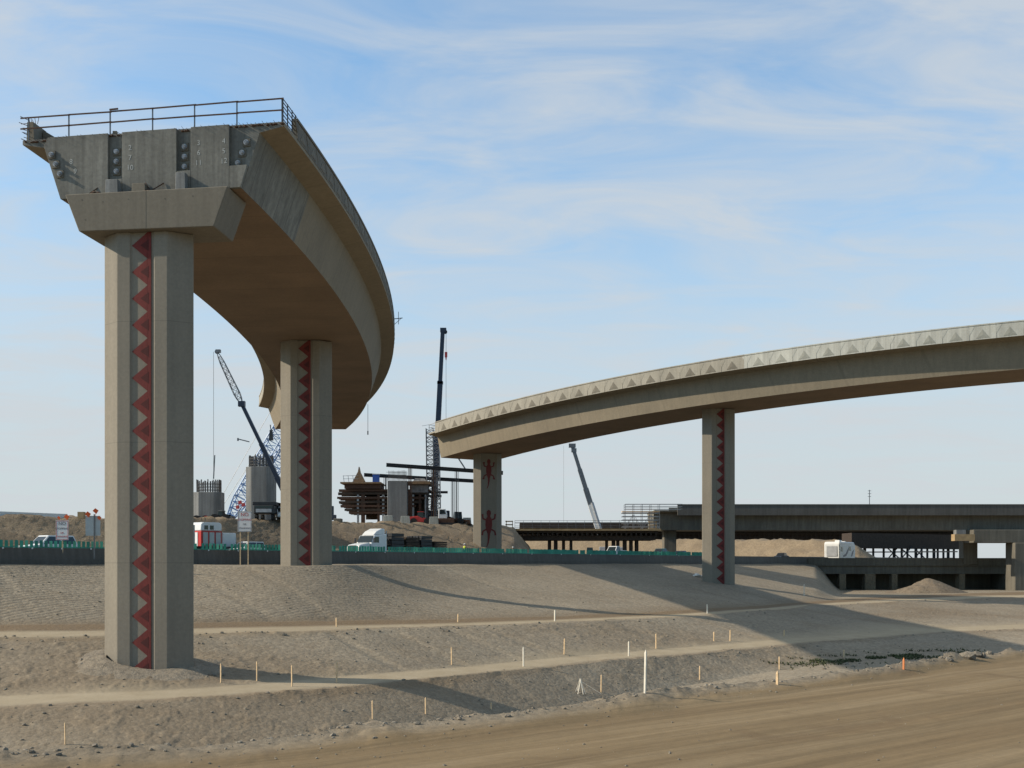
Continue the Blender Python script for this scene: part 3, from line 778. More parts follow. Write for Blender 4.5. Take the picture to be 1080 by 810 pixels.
make_parapet(right, [rfm(s) for s in np.arange(S_SW, 117.0, 1.0)], 8.25, 1, 1.55, 0.38, [PALE, PALETRI], tri0=0.4)['label'] = 'unpainted pale grey stretch of the parapet'
make_parapet(right, [rfm(s) for s in np.arange(-51.0, 117.0, 1.0)], 8.25, -1, 1.55, 0.38, [TANPAR, TANTRI], tri=False)
def to_cam(p, deg): 
    v = Vector((-p[0], -p[1], 0)).normalized(); return Matrix.Rotation(math.radians(deg), 3, 'Z') @ v
p4 = rfm(0); n4 = to_cam(p4[0], 22)
make_pier(right, Vector((p4[0].x, p4[0].y, 0))+n4*1.0, n4, -7.5, p4[0].z-4.12, 'tri', 'nearer pier with a shaded red sawtooth stripe')
p3 = rfm(-47); n3 = to_cam(p3[0], 14)
zt3 = p3[0].z-4.12
make_pier(right, Vector((p3[0].x, p3[0].y, 0))+n3*1.0, n3, -1.0, zt3, [(zt3-3.2, 1.15), (zt3-12.6, 1.45)], 'far pier painted with red lizards')
# end guard rail of the right flyover
er = MB(); q = rfm(-53); hdv = (rfm(-52)[0]-q[0]).normalized()
for u in (-8,-5,-2,1,4,6,8.1): er.beam(q[0]+q[1]*u, q[0]+q[1]*u+Vector((0,0,1.5)), 0.08)
for v in (0.5, 0.95, 1.45): er.beam(q[0]+q[1]*-8+Vector((0,0,v)), q[0]+q[1]*8.2+Vector((0,0,v)), 0.06, 0.09)
for v in (0.4, 0.9, 1.45): er.beam(q[0]+q[1]*8.1+Vector((0,0,v)), rfm(-51)[0]+q[1]*8.1+Vector((0,0,v)), 0.06, 0.09)
er.beam(q[0]+q[1]*8.2+Vector((0,0,1.45)), q[0]+q[1]*9.2-hdv*0.6+Vector((0,0,1.3)), 0.05)
er.build('guard_rail', [GALV], right)

# soil and broken rock heaped against the foot of the front pier
hm = MB()
for _ in range(150):
    an = random.uniform(0, 6.28); rr_ = random.uniform(0.9, 1.5)
    x = pf.x + rr.x*0 + math.cos(an)*3.1*rr_; y = pf.y + 1.0 + math.sin(an)*1.6*rr_
    if y > pf.y+1.6: continue
    r_ = 0.04+0.16*random.random()**3; ico_rock(hm, (x, y, ground_z(CX+x/y*F, y)+r_*0.1), r_)
o = hm.build('rubble', STONE); struct(o, 'stuff')

hc = MB(); p = P(388,436,150); hc.cyl(p+Vector((0,0,1.2)), P(388,458,150), 0.03, n=5); hc.box(P(388,456.5,150), (0.14,0.14,0.5)); hc.build('hanging_cable', [STEEL], left)
# ------------------------------------------------------------------ highway, barrier, embankments
def G(px): return float(gfac(np.array(float(px))))
HW = Vector((0.582, 0.813, 0)).normalized()                # direction of the highway, away from the camera
def hp(px, d0, z): d = d0*G(px); return Vector((X(px,d), d, z))
def hz(px): return float(np.interp(px, [0,450,880,1150], [0.55,0.60,1.5,1.6]))
rpx = [-900,-600,-400,-250,-150,-80] + list(range(-40, 1100, 20))
mb = MB(); vs = []
for p in rpx: vs += [hp(p, 96.6, 0.5), hp(p, 99.0, hz(p)), hp(p, 112.0, hz(p)+0.1), hp(p, 116.0, 0.25)]
mb.add(vs, [(4*i+k, 4*i+k+1, 4*i+k+5, 4*i+k+4) for i in range(len(rpx)-1) for k in range(3)])
ASPH = plain('asphalt', (0.06, 0.06, 0.06), 0.9, 0, 0.2, 0.4)
struct(mb.build('highway', ASPH))
bar = thing('concrete_barrier', 'long shaded grey concrete barrier topped with green glare slats along the highway', 'barrier', hp(300, 96, 0))
mb = MB(); rpb = [-900,-500,-250,-100] + list(range(-40, 1100, 15))
bl = []
for i, p in enumerate(rpb):
    c = hp(p, 96.0, 0); r = Vector((HW.y, -HW.x, 0))
    bl.append((c, r, Vector((0,0,1))))
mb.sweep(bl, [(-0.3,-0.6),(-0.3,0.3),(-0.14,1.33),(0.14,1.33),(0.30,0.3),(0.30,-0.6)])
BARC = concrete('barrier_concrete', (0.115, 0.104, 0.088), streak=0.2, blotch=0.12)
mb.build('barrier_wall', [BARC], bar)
mb = MB(); a = hp(-150, 96, 1.33); b = hp(745, 96, 1.33); n = int((b-a).length/0.46); nrm = Vector((HW.y,-HW.x,0))
for i in range(n):
    if random.random() < 0.05: continue
    c = a+(b-a)*(i/n); hgt = 0.64+random.uniform(-0.03, 0.03)
    mb.box(c+Vector((0,0,hgt/2)), (0.26, 0.03, hgt), Matrix.Rotation(math.atan2(nrm.y,nrm.x)+math.radians(42+random.uniform(-14,14)), 3, 'Z'))
mb.beam(a+Vector((0,0,0.06)), b+Vector((0,0,0.06)), 0.16, 0.10)
gsc = mb.build('glare_screen', [GREENSC], bar)
mb = MB()
for i in range(26):
    p = -60+i*31; c = hp(p, 96, 1.34)+nrm*0.17; mb.box(c+Vector((0,0,-0.05)), (0.10,0.10,0.14))
    
o = mb.build('reflector', [WHITEP], bar); o['kind'] = 'stuff'

def mound_strip(name, cols, mat, label=None, rough=0.5, sub=14, seed=3):
    """cols: list of cross-section polylines (equal length) -> lofted dirt surface with noise"""
    C = np.array([[tuple(p) for p in c] for c in cols])            # n, m, 3
    n, m, _ = C.shape
    ii = np.linspace(0, n-1, (n-1)*6+1); jj = np.linspace(0, m-1, (m-1)*sub+1)
    def lerp_axis(A, t, ax):
        i0 = np.clip(np.floor(t).astype(int), 0, A.shape[ax]-2); f = t-i0
        sh = [1]*A.ndim; sh[ax] = len(t)
        return np.take(A, i0, ax)*(1-f.reshape(sh)) + np.take(A, i0+1, ax)*f.reshape(sh)
    Q = lerp_axis(lerp_axis(C, ii, 0), jj, 1)
    ed = np.minimum(1, np.minimum(np.arange(len(jj)), 6)/4.0)[None,:]
    nz = fbm(Q[...,0]+Q[...,2]*2, Q[...,1]+Q[...,2], 0.35, 4, seed, 0.6)*rough*ed
    Q[...,2] += nz; Q[...,1] += nz*0.8
    idx = np.arange(Q.shape[0]*Q.shape[1]).reshape(Q.shape[:2])
    q = np.stack([idx[:-1,:-1], idx[1:,:-1], idx[1:,1:], idx[:-1,1:]], -1).reshape(-1,4)
    me = bpy.data.meshes.new(name); me.from_pydata(Q.reshape(-1,3).tolist(), [], q.tolist()); me.materials.append(mat)
    bm = bmesh.new(); bm.from_mesh(me); bmesh.ops.recalc_face_normals(bm, faces=bm.faces); bm.to_mesh(me); bm.free()
    me.polygons.foreach_set('use_smooth', [True]*len(me.polygons)); me.update()
    o = bpy.data.objects.new(name, me); COL.objects.link(o); struct(o); return o
def DT(p): return float(np.interp(p, [0,240,345], [129,130,138]))*G(min(p,545))
def ytop(p): return float(np.interp(p, [-600,0,110,200,300,420,540], [543,543,545,546,548.5,552,554]))
cols = []
for p in [-900,-500,-250,-120,-60] + list(range(-30, 545, 22)) + [548, 556, 564, 572]:
    q = min(p, 540); dt = DT(q); zt = Z(ytop(q), dt) if p <= 540 else Z(ytop(540), dt)*max(0.02, 1-(p-540)/30.0)
    db = 119*G(q)
    cols.append([(X(p,db), db, 0.2), (X(p,dt), dt, zt), (X(p,dt+26), dt+26, zt), (X(p,dt+190), dt+190, zt), (X(p,dt+215), dt+215, 0.1)])
mound_strip('dirt_embankment', cols, BANKD, rough=0.75)
PZ = lambda p: Z(ytop(p), DT(p))                       # top of the fill
cols = []
for i, p in enumerate(list(range(520, 900, 20)) + [905, 918, 932]):
    d = float(np.interp(p, [520, 900], [370, 285])); zt = Z(569.5, d) if p < 900 else Z(569.5, d)*max(0.0, 1-(p-893)/39.0)
    cols.append([(X(p,d-9), d-9, 0.1), (X(p,d), d, zt), (X(p,d+40), d+40, zt), (X(p,d+60), d+60, 0.1)])
mound_strip('dirt_embankment', cols, BANKD, rough=0.9, seed=8)
# sand pile in front of the low bridge
cols = []
c0 = (X(980,212), 212.0)
for i in range(13):
    an = 2*math.pi*i/12; ca, sa = math.cos(an), math.sin(an)
    cols.append([(c0[0]+0.1*ca, c0[1]+0.1*sa, -2.95), (c0[0]+1.6*ca+0.2, c0[1]+1.2*sa, -3.35), (c0[0]+5.2*ca, c0[1]+4*sa, -4.75), (c0[0]+9.8*ca, c0[1]+6*sa, -6.1)])
o = mound_strip('sand_pile', cols, PILED, rough=0.5, seed=5); del o['kind']
tag(o, 'heap of brown sand in front of the low bridge at the right', 'sand pile')

# ------------------------------------------------------------------ bridges in the background
low = thing('overpass_bridge', 'low dark overpass bridge on short piers behind the sand heap', 'bridge', (X(960,246), 246, -6))
mb = MB(); x0, x1 = X(862,246), X(1120,246)
mb.rng(x0, x1, 245.2, 257, -2.3, 0.02)
mb.build('girder', [DARKC], low)
mb = MB(); mb.rng(x0-14, x1, 244.7, 245.1, -0.55, 1.1); mb.rng(x0-14, x1, 244.62, 245.18, 0.95, 1.12)
mb.rng(x0-14, x1, 257.1, 257.5, -0.5, 1.1)
mb.build('parapet', [DARKC], low)
for p0, p1 in ((884,891),(911,922),(939,945),(1010,1016)):
    mb = MB(); mb.rng(X(p0,246), X(p1,246), 245.0, 247.4, -7.0, -2.32); mb.build('pier', [BANKD], low, bevel=0.05)  # dirt-coloured piers stand in for sunlit earth seen between the dark openings
mb = MB(); mb.rng(X(1058,246), X(1068,246), 245.0, 256, -7, -2.32); mb.build('abutment', [DARKC], low)
mb = MB(); mb.rng(X(872,252), X(1056,252), 252.5, 253.2, -7, -2.32); mb.build('back_wall', [DARKC], low)  # added across the openings so the voids under the deck stay dark
mb = MB(); mb.rng(X(856,246), X(870,246), 245.4, 257, -5.2, -2.32); mb.build('abutment', [DARKC], low)

far = thing('overpass_bridge', 'long dark level bridge crossing behind the right flyover, unfinished at its left end', 'bridge', (X(706,238), 238, 0))
mb = MB(); xa, xb = X(690,236), X(1500,236)
mb.sweep([(Vector((xa,242,11.0)), Vector((0,-1,0)), Vector((0,0,1))), (Vector((xb,242,11.0)), Vector((0,-1,0)), Vector((0,0,1)))],
         [(-6.4,0),(6.4,0),(6.4,-0.3),(5.2,-0.75),(4.8,-4.1),(-4.8,-4.1),(-5.2,-0.75),(-6.4,-0.3)])
mb.build('girder', [DARKC], far)
mb = MB(); mb.rng(X(714,236), xb, 235.1, 235.5, 9.9, 12.15); mb.rng(X(714,236), xb, 235.02, 235.56, 11.95, 12.2); mb.build('parapet', [BARC], far)
mb = MB(); mb.rng(X(714,236), xb, 248.2, 248.5, 11.0, 12.1); mb.build('parapet', [DARKC], far)
mb = MB(); mb.rng(X(700,240), X(713,240), 239.5, 242.5, -0.3, 6.92); mb.build('pier', [DARKC], far, bevel=0.1)
mb = MB(); mb.rng(X(1013,246), X(1028,246), 244.4, 247, -0.3, 6.92); mb.build('pier', [DARKC], far, bevel=0.1)
mb = MB(); mb.rng(X(1067,234), X(1094,234), 232.5, 237.0, -7.5, 4.2); mb.build('pier', [DARKC], far, bevel=0.12)  # dark concrete puts the shade on this pier into its colour
mb = MB(); mb.rng(X(1020,237), X(1120,237), 233.6, 238.6, 4.2, 6.88); mb.build('pier_cap', [DARKC], far, bevel=0.08)
mb = MB(); c = Vector((X(917,242), 242, 12))
mb.beam(c, c+Vector((0,0,3.6)), 0.12); 
for k in range(3): mb.beam(c+Vector((-0.35,0,2.2+k*0.6)), c+Vector((0.35,0,2.2+k*0.6)), 0.08)
o = mb.build('antenna_mast', [STEEL]); tag(o, 'thin antenna mast standing on the level bridge', 'mast')
mb = MB(); mb.rng(X(1004,233), X(1025,233), 231.5, 233.4, 4.55, 5.9); o = mb.build('plywood_box', [PLY]); tag(o, 'tan plywood box form below the level bridge edge', 'formwork')
mb = MB(); mb.rng(X(1006,233), X(1016,233), 231.7, 233.2, 5.92, 6.8); o = mb.build('concrete_block', [GREYC]); tag(o, 'grey block resting on the tan plywood box', 'block')
del_me = None
# scaffold rail at the unfinished end
sc = thing('scaffold', 'pale timber and pipe scaffold around the unfinished end of the level bridge', 'scaffold', (X(680,232), 232, 6.9))
mb = MB()
xs = [X(p,232) for p in (659,668,677,686,695,706)]
for y in (231.0, 233.5):
    for x in xs[:5]: mb.beam((x,y,6.9), (x,y,12.0), 0.09)
    for v in (7.4,8.1,8.8,9.5,10.2): mb.beam((xs[0]-0.6,y,v), (xs[4],y,v), 0.08, 0.14)
    for v in (11.0,11.5,12.0): mb.beam((xs[0],y,v), (xs[5]+2.5,y,v), 0.06, 0.09)
    for i in range(4): mb.beam((xs[i],y,6.9+(i%2)*3), (xs[i+1],y,9.9-(i%2)*3), 0.07)
mb.build('scaffold_pipe', [GALV], sc)
mb = MB(); mb.rng(xs[0]-0.6, xs[4], 230.9, 233.7, 10.45, 10.55); mb.build('walkway', [LATH], sc)
for p in (688.5,):
    mb = MB(); x = X(p, 229)
    for z in (7.0,7.65,8.3): mb.beam((x-0.75,229,z),(x+0.75,229,z),0.2,0.16)
    for dx in (-0.65,0.65): mb.beam((x+dx,229,6.8),(x+dx,229,8.4),0.16)
    o = mb.build('timber_trestle', [PLY]); tag(o, 'small tan timber trestle at the right end of the formwork deck', 'trestle')

# formwork deck with railing
fd = thing('formwork_deck', 'timber formwork deck on dark posts with a thin railing along its edge', 'formwork', (X(620,226), 226, 0.3))
mb = MB(); mb.rng(X(534,226), X(697,226), 225.6, 236, 6.45, 6.85); mb.build('deck_edge', [PLY], fd)
mb = MB(); mb.rng(X(540,226), X(694,226), 226.2, 235.5, 6.0, 6.44)
for i in range(30): x = X(541+i*5.2,226); mb.rng(x-0.12, x+0.12, 225.9, 235.6, 5.5, 5.98)
mb.rng(X(545,226), X(692,226), 226.6, 227.2, 4.6, 5.48); mb.rng(X(545,226), X(692,226), 230.6, 231.2, 4.6, 5.48); mb.rng(X(545,226), X(692,226), 234.6, 235.2, 4.6, 5.48)
mb.build('deck_joists', [DWOOD], fd)
for p in (579,586,594,602,640,647,652,659,666,672):
    x = X(p,228); mb = MB(); mb.beam((x,228,0.0),(x,228,4.58),0.75 if p in (586,647,659) else 0.5,0.5); mb.build('post', [DWOOD], fd)
    mb = MB(); mb.beam((x+0.4,234,0.0),(x+0.4,234,4.58),0.5); mb.build('post', [DWOOD], fd)
mb = MB()
for i in range(17): x = X(543+i*9.2,225.8); mb.beam((x,225.8,6.85),(x,225.8,8.5),0.06)
for v in (7.4,7.95,8.45): mb.beam((X(543,225.8),225.8,v),(X(690,225.8),225.8,v),0.05,0.07)
for v in (7.4,8.45): mb.beam((X(543,235.8),235.8,v),(X(690,235.8),235.8,v),0.05,0.07)
mb.build('railing', [STEEL], fd)
mb = MB()
for z in (7.0,7.6,8.25): mb.beam((X(533,224.5),224.5,z),(X(541,224.5),224.5,z),0.14,0.22)
for p in (534,540.5): mb.beam((X(p,224.5),224.5,6.86),(X(p,224.5),224.5,8.4),0.14)
o = mb.build('timber_trestle', [PLY]); tag(o, 'small tan timber trestle at the left end of the formwork deck', 'trestle')
mb = MB(); mb.box((X(653,232), 231.5, 0.95), (9.5, 2.2, 1.9)); 
# falsework far behind, its shade painted as dark timber and a solid backing
fw = thing('falsework', 'dark band of falsework timbers standing behind the level bridge', 'falsework', (X(720,380), 380, 0))
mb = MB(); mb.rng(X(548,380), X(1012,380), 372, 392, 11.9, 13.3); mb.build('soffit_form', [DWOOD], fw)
mb = MB(); mb.rng(X(548,380), X(1012,380), 379, 379.6, 7.6, 11.9)  # solid dark panel stands in for the shade between the timbers
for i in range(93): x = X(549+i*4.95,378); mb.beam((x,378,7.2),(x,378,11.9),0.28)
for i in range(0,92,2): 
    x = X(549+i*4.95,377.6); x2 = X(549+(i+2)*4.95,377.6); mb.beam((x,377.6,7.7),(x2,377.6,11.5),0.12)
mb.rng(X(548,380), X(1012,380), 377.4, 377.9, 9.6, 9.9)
mb.build('shade_backed_frame', [DWOOD], fw)
fw2 = thing('falsework', 'open dark falsework posts with sky between them under the level bridge', 'falsework', (X(965,350), 350, 0))
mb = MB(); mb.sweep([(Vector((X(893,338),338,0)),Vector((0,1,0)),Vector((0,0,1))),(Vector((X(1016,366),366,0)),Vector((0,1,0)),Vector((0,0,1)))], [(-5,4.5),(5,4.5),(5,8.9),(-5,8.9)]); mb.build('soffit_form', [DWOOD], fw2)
for i, p in enumerate((912,921,932,943,951,957,966,972,978,985,989,995,1000,1006)):
    d = float(np.interp(p, [893,1016],[338,366])); mb = MB(); mb.beam((X(p,d),d,0),(X(p,d),d,4.6),0.55 if i % 3 else 0.8,0.5); mb.build('post', [DSTEEL], fw2)
mb = MB(); 
for a_, b_ in ((936,948),(950,962),(964,975)): mb.beam((X(a_,346),346,1.2),(X(b_,346),346,5.2),0.3); mb.beam((X(b_,346),346,1.6),(X(a_,346),346,4.6),0.3)
mb.beam((X(905,350),350,3.4),(X(1010,335),335,3.4),0.25,0.35)
mb.build('brace', [DSTEEL], fw2)

# ------------------------------------------------------------------ round columns under construction
def column(px0, px1, ytop_, yreb, d, label):
    w_ = X(px1,d)-X(px0,d); cx = (X(px0,d)+X(px1,d))/2; zb = PZ(min(px0,530))-0.6; zt = Z(ytop_, d); zr = Z(yreb, d)
    t = thing('concrete_column', label, 'column', (cx, d, zb))
    mb = MB(); r = w_/2; c = 0.22*w_
    poly = [(-r,-r*0.5),(-r+c,-r*0.75),(r-c,-r*0.75),(r,-r*0.5),(r,r*0.5),(r-c,r*0.75),(-r+c,r*0.75),(-r,r*0.5)]
    mb.prism(poly, (cx,d,zb), (1,0,0), (0,1,0), (0,0,1), zt-zb)
    mb.build('shaft', [GREYC], t, bevel=0.05)
    rb = MB()
    for k in range(30):
        an = 2*math.pi*k/30; x = cx+0.86*r*math.cos(an); y = d+0.62*r*math.sin(an)
        rb.beam((x,y,zt-0.2),(x+random.uniform(-.05,.05),y,zr+random.uniform(-0.25,0.25)),0.16)
    for v in (0.2,0.45,0.7):
        z = zt+(zr-zt)*v
        for k in range(18):
            a0 = 2*math.pi*k/18; a1 = 2*math.pi*(k+1)/18
            rb.beam((cx+0.86*r*math.cos(a0), d+0.62*r*math.sin(a0), z),(cx+0.86*r*math.cos(a1), d+0.62*r*math.sin(a1), z),0.09)
    rb.build('rebar_cage', [REBAR], t)
column(206, 235, 519.5, 507, 200, 'shorter grey concrete column with bare rebar, left of the blue crane boom')
column(261, 290, 493, 480.5, 200, 'taller grey concrete column with bare rebar, beside the rear pier of the left flyover')

for px, w_, h_, mt, lab in ((948,4.5,1.7,DSTEEL,'dark steel container among the open falsework posts'),(984,6.5,1.1,WHITEP,'long white stack behind the open falsework posts'),(1000,3.0,1.6,GALV,'grey crate behind the open falsework posts near the level bridge column')):
    t = thing('storage_container', lab, 'container', (X(px,372), 372, 0.1)); mb = MB(); mb.box((X(px,372),372,0.1+h_/2), (w_,2.4,h_)); mb.build('body', [mt], t, bevel=0.05)
    mb = MB(); mb.box((X(px,372),372,0.1+h_+0.06), (w_+0.2,2.6,0.12)); mb.build('lid', [LSTEEL], t)
BACKFILL = dirt('backfill_dirt', (0.225, 0.182, 0.128), (0.285, 0.235, 0.17))
# loose backfill heaped round the foot of the front pier
cols = []
for i in range(17):
    an = 2*math.pi*i/16; ca, sa = math.cos(an), math.sin(an); c = []
    for rad, hh in ((2.0, 0.40), (2.8, 0.30), (3.6, 0.10), (4.6, -0.25)):
        x = pf.x+ca*rad*1.25; y = pf.y+1.0+sa*rad*0.85; c.append((x, y, ground_z(CX+x/y*F, y)+hh*(0.75+0.35*math.sin(an*2+1))))
    cols.append(c)
mound_strip('backfill', cols, BACKFILL, rough=0.4, sub=10, seed=15)
# ------------------------------------------------------------------ cranes
def sheave(mb, c, r, mi): mb.cyl(Vector(c)-Vector((0,0.18,0)), Vector(c)+Vector((0,0.18,0)), r, n=12, mi=mi)
def crane_body(t, c, ang, col):
    R = Matrix.Rotation(ang, 3, 'Z'); c = Vector(c)
    mb = MB(); mb.box(c+R@Vector((0,0,1.5)), (9.5,2.7,0.9), R); mb.build('carrier', [col], t, bevel=0.05)
    mb = MB(); mb.box(c+R@Vector((-0.8,0,2.8)), (5.0,2.5,1.5), R); mb.box(c+R@Vector((-3.6,0,2.7)), (1.4,2.6,1.5), R); mb.build('superstructure', [col], t, bevel=0.08)
    mb = MB(); mb.box(c+R@Vector((3.9,0.6,2.6)), (1.6,1.2,1.6), R, taper=0.85); mb.build('cab', [GLASS], t)
    for x in (-3.4,-2.0,2.2,3.6):
        for sy in (-1.15, 1.15):
            mb = MB(); mb.cyl(c+R@Vector((x,sy-0.2,0.62)), c+R@Vector((x,sy+0.2,0.62)), 0.62, n=14); mb.build('wheel', [RUBBER], t)
d = 192; tip = P(229,371,d); jn = P(255,426,d); bb = P(297,514,d); gz = PZ(300)-0.3
ft = bb+(bb-jn)*0.27; ft.z = max(ft.z, gz+3.0)
t = thing('telescopic_crane', 'dark blue telescopic crane with a lattice jib leaning left behind the columns', 'crane', (ft.x+2, d, gz))
mb = MB(); L = bb-jn
for f0, f1, w_ in ((0,0.30,0.95),(0.28,0.62,0.78),(0.60,1.0,0.62)):
    a = ft+(jn-ft)*f0; b = ft+(jn-ft)*f1; mb.beam(a, b, w_, w_*0.9)
mb.box(jn, (1.1,0.9,0.9), None); mb.build('boom', [NAVY], t)
mb = MB(); mb.lattice(jn, tip, 1.05, 0.6, bays=10, r=0.06, rb=0.04); sheave(mb, tip, 0.38, 0); mb.box(tip+Vector((0.2,0,0.1)), (0.8,0.6,0.5)); mb.build('jib', [STEEL], t)
mb = MB(); top = tip+Vector((-0.6,0,0)); bot = P(226,505,d); bot.x = top.x; mb.cyl(top, bot, 0.035, n=5); mb.beam(P(226.5,480,d), bot, 0.16); mb.build('hoist_cable', [STEEL], t)
crane_body(t, (ft.x+2.6, d, gz), math.radians(160), NAVY)

d = 244; a = P(238,549,d); b = P(338,378,d); gz = PZ(240)-0.4; a.z = gz+2.2
t = thing('lattice_crane', 'blue lattice boom crane, its twin trusses slanting up behind the columns', 'crane', (a.x-1, d, gz))
mb = MB(); mb.lattice(a, b, 2.7, bays=30, r=0.15, rb=0.075); mb.build('boom', [BLUEST], t)
off_ = Vector((3.4,0.5,0.0)); mb = MB(); mb.lattice(a+off_, P(318,430,d)+off_*0.5, 2.2, bays=24, r=0.14, rb=0.07); mb.build('mast', [BLUEST], t)
mb = MB(); q = P(243,514,d)
for (p0, p1) in ((P(220,548,d), P(300,408,d)), (P(226,548,d), P(304,424,d))): mb.cyl(p0, p1, 0.05, n=5)
mb.build('pendant_line', [STEEL], t)
mb = MB(); mb.beam(P(251,463,d-2), P(263,466,d-2), 0.22); mb.beam(P(251,462,d-2), P(251,465,d-2), 0.3); mb.build('spreader_bar', [STEEL], t)
mb = MB(); mb.box(P(286,459,d-2), (0.8,0.8,2.2), taper=0.7); mb.cyl(P(285,448,d-2), P(286,455,d-2), 0.1, n=6); mb.build('hook_block', [DSTEEL], t)
mb = MB(); mb.box((a.x-1.5,d,gz+1.9), (6.5,3.2,2.0)); mb.build('machine_house', [BLUEST], t, bevel=0.1)
for sy in (-2.0, 2.0):
    mb = MB(); poly = [(-3.4,0.2),(-3.9,0.6),(-3.4,1.0),(3.4,1.0),(3.9,0.6),(3.4,0.2)]; mb.prism(poly, (a.x-1.5,d+sy-0.4,gz), (1,0,0), (0,0,1), (0,1,0), 0.8); mb.build('crawler_track', [DSTEEL], t)
mb = MB()
for (u, v) in ((0,0),(1.2,0.5),(0.5,1.0)): mb.prism([(u,v),(u+0.8,v+0.2),(u+0.6,v+0.9),(u-0.1,v+0.7)], P(249,537,d-2), (1,0,0), (0,0,1), (0,1,0), 0.05)
mb.beam(P(251,548,d-2), P(251,533,d-2), 0.08)
o = mb.build('warning_flag', [SIGNR]); tag(o, 'red flags by the foot of the blue lattice boom', 'flag')

d = 226; top = P(467,349,d); gz = PZ(460)-0.2; ft = P(457.5,538,d)
t = thing('telescopic_crane', 'dark telescopic crane standing almost upright behind the end of the right flyover', 'crane', (ft.x, d, gz))
mb = MB()
for f0, f1, w_ in ((0,0.42,1.25),(0.40,0.72,1.0),(0.70,1.0,0.78)): mb.beam(ft+(top-ft)*f0, ft+(top-ft)*f1, w_, w_)
mb.box(ft+(top-ft)*0.71, (1.15,1.0,0.5)); mb.box(top+Vector((0.1,0,0.15)), (1.2,0.9,0.8)); sheave(mb, top+Vector((0.5,0,-0.2)), 0.4, 0); mb.build('boom', [NAVY], t)
mb = MB(); h0 = top+Vector((0.65,0,-0.4)); h1 = P(469.5,374,d); h1.x = h0.x; mb.cyl(h0, h1, 0.04, n=5); mb.cyl(h1, P(469.5,442,d)+Vector((h0.x-P(469.5,442,d).x,0,0)), 0.03, n=4); mb.build('hoist_cable', [STEEL], t)
mb = MB(); mb.box(h1, (0.5,0.4,1.0)); mb.cyl(h1+Vector((0,0,-0.5)), h1+Vector((0,0,-1.1)), 0.16, 0.08, n=8); mb.build('hook_block', [REDP], t)
crane_body(t, (ft.x+1.2, d, gz), math.radians(20), NAVY)
t = thing('shoring_tower', 'grey lattice shoring tower beside the upright dark crane boom', 'tower', P(458,547,220))
mb = MB(); mb.lattice(Vector((X(454.6,220),220,PZ(460))), Vector((X(453.2,220),220,Z(452,220))), 1.35, bays=22, r=0.09, rb=0.05, taper=False); mb.build('lattice_leg', [STEEL], t)
mb = MB(); mb.lattice(Vector((X(461.5,220),220,PZ(460))), Vector((X(460.0,220),220,Z(458,220))), 1.2, bays=20, r=0.09, rb=0.05, taper=False); mb.build('lattice_leg', [GALV], t)

d = 268; top = P(603.5,470,d); mid = P(623,532,d); ft = P(633,563,d)
t = thing('telescopic_crane', 'grey and white telescopic crane leaning left beneath the right flyover', 'crane', (ft.x+1, d, 0.3))
mb = MB()
for f0, f1, w_ in ((0,0.42,0.8),(0.40,0.75,1.0),(0.73,1.0,1.2)): mb.beam(top+(mid-top)*f0, top+(mid-top)*f1, w_, w_)
mb.box(top, (1.6,1.0,0.9)); mb.box(top+Vector((0.4,0,-1.1)), (1.2,0.9,0.9)); mb.build('boom', [STEEL], t)
mb = MB(); mb.beam(mid, ft, 1.5, 1.4); mb.build('boom_base', [WHITEP], t)
mb = MB(); mb.cyl(P(624.5,530,d-1), P(633,557,d-1), 0.35, n=10); mb.build('lift_cylinder', [LSTEEL], t)
mb = MB(); c = P(594.5,470,d); mb.cyl((c.x,d,top.z),(c.x,d,Z(552,d)),0.025,n=4); mb.build('hoist_cable', [STEEL], t)
crane_body(t, (ft.x+1.5, d, 0.3), math.radians(175), LSTEEL)

# ------------------------------------------------------------------ hammerhead formwork with steel gantry on the fill
d = 222; gz = PZ(420)-0.3
def R(mb, x0, x1, y0, y1, dd, th, mi=0): mb.rng(X(x0,dd), X(x1,dd), dd-th/2, dd+th/2, Z(y1,dd), Z(y0,dd), mi)
t = thing('pier_formwork', 'timber formwork for a hammerhead pier with dark beams sticking out to the left', 'formwork', (X(395,d), d, gz))
levels = [(518.2,359.5,455),(521.5,358,452),(526,358,450),(530.5,359,446),(534.5,361.5,440),(538.5,366,432),(541.5,370,428)]
for i, (y, xl, xr) in enumerate(levels):
    mb = MB()
    for dd in (d-3, d-1, d+1, d+3): mb.beam((X(xl,d)+random.uniform(-.3,.3), dd, Z(y,d)), (X(xr,d), dd, Z(y,d)), 0.3, 0.42)
    mb.build('form_beam', [DWOOD if i % 2 else RUST], t)
mb = MB()
for i in (0, 2, 4):
    y, xl, xr = levels[i]; y2, xl2, xr2 = levels[i+1]
    mb.rng(X(max(xl,xl2)+7,d), X(min(xr,xr2)-3,d), d-2.6, d+2.6, Z(y2,d)+0.2, Z(y,d)-0.2)
R(mb, 366, 403, 511.5, 516.5, d, 7.0); mb.build('side_form', [RUST], t)
mb = MB(); R(mb, 362, 404, 509.8, 511.4, d, 8.0); mb.build('work_platform', [WOOD], t); mb = MB(); R(mb, 431, 455, 509, 512, d, 8); mb.build('work_platform', [WOOD], t)
mb = MB()
for p in (363,368,373): mb.beam((X(p,d-3.8),d-3.8,Z(510,d)),(X(p-1,d-3.8),d-3.8,Z(503,d)),0.08)
mb.beam((X(362,d-3.8),d-3.8,Z(503.5,d)),(X(378,d-3.8),d-3.8,Z(503,d)),0.07); mb.beam((X(362,d-3.8),d-3.8,Z(506.5,d)),(X(378,d-3.8),d-3.8,Z(506.5,d)),0.07); mb.build('platform_rail', [GALV], t)
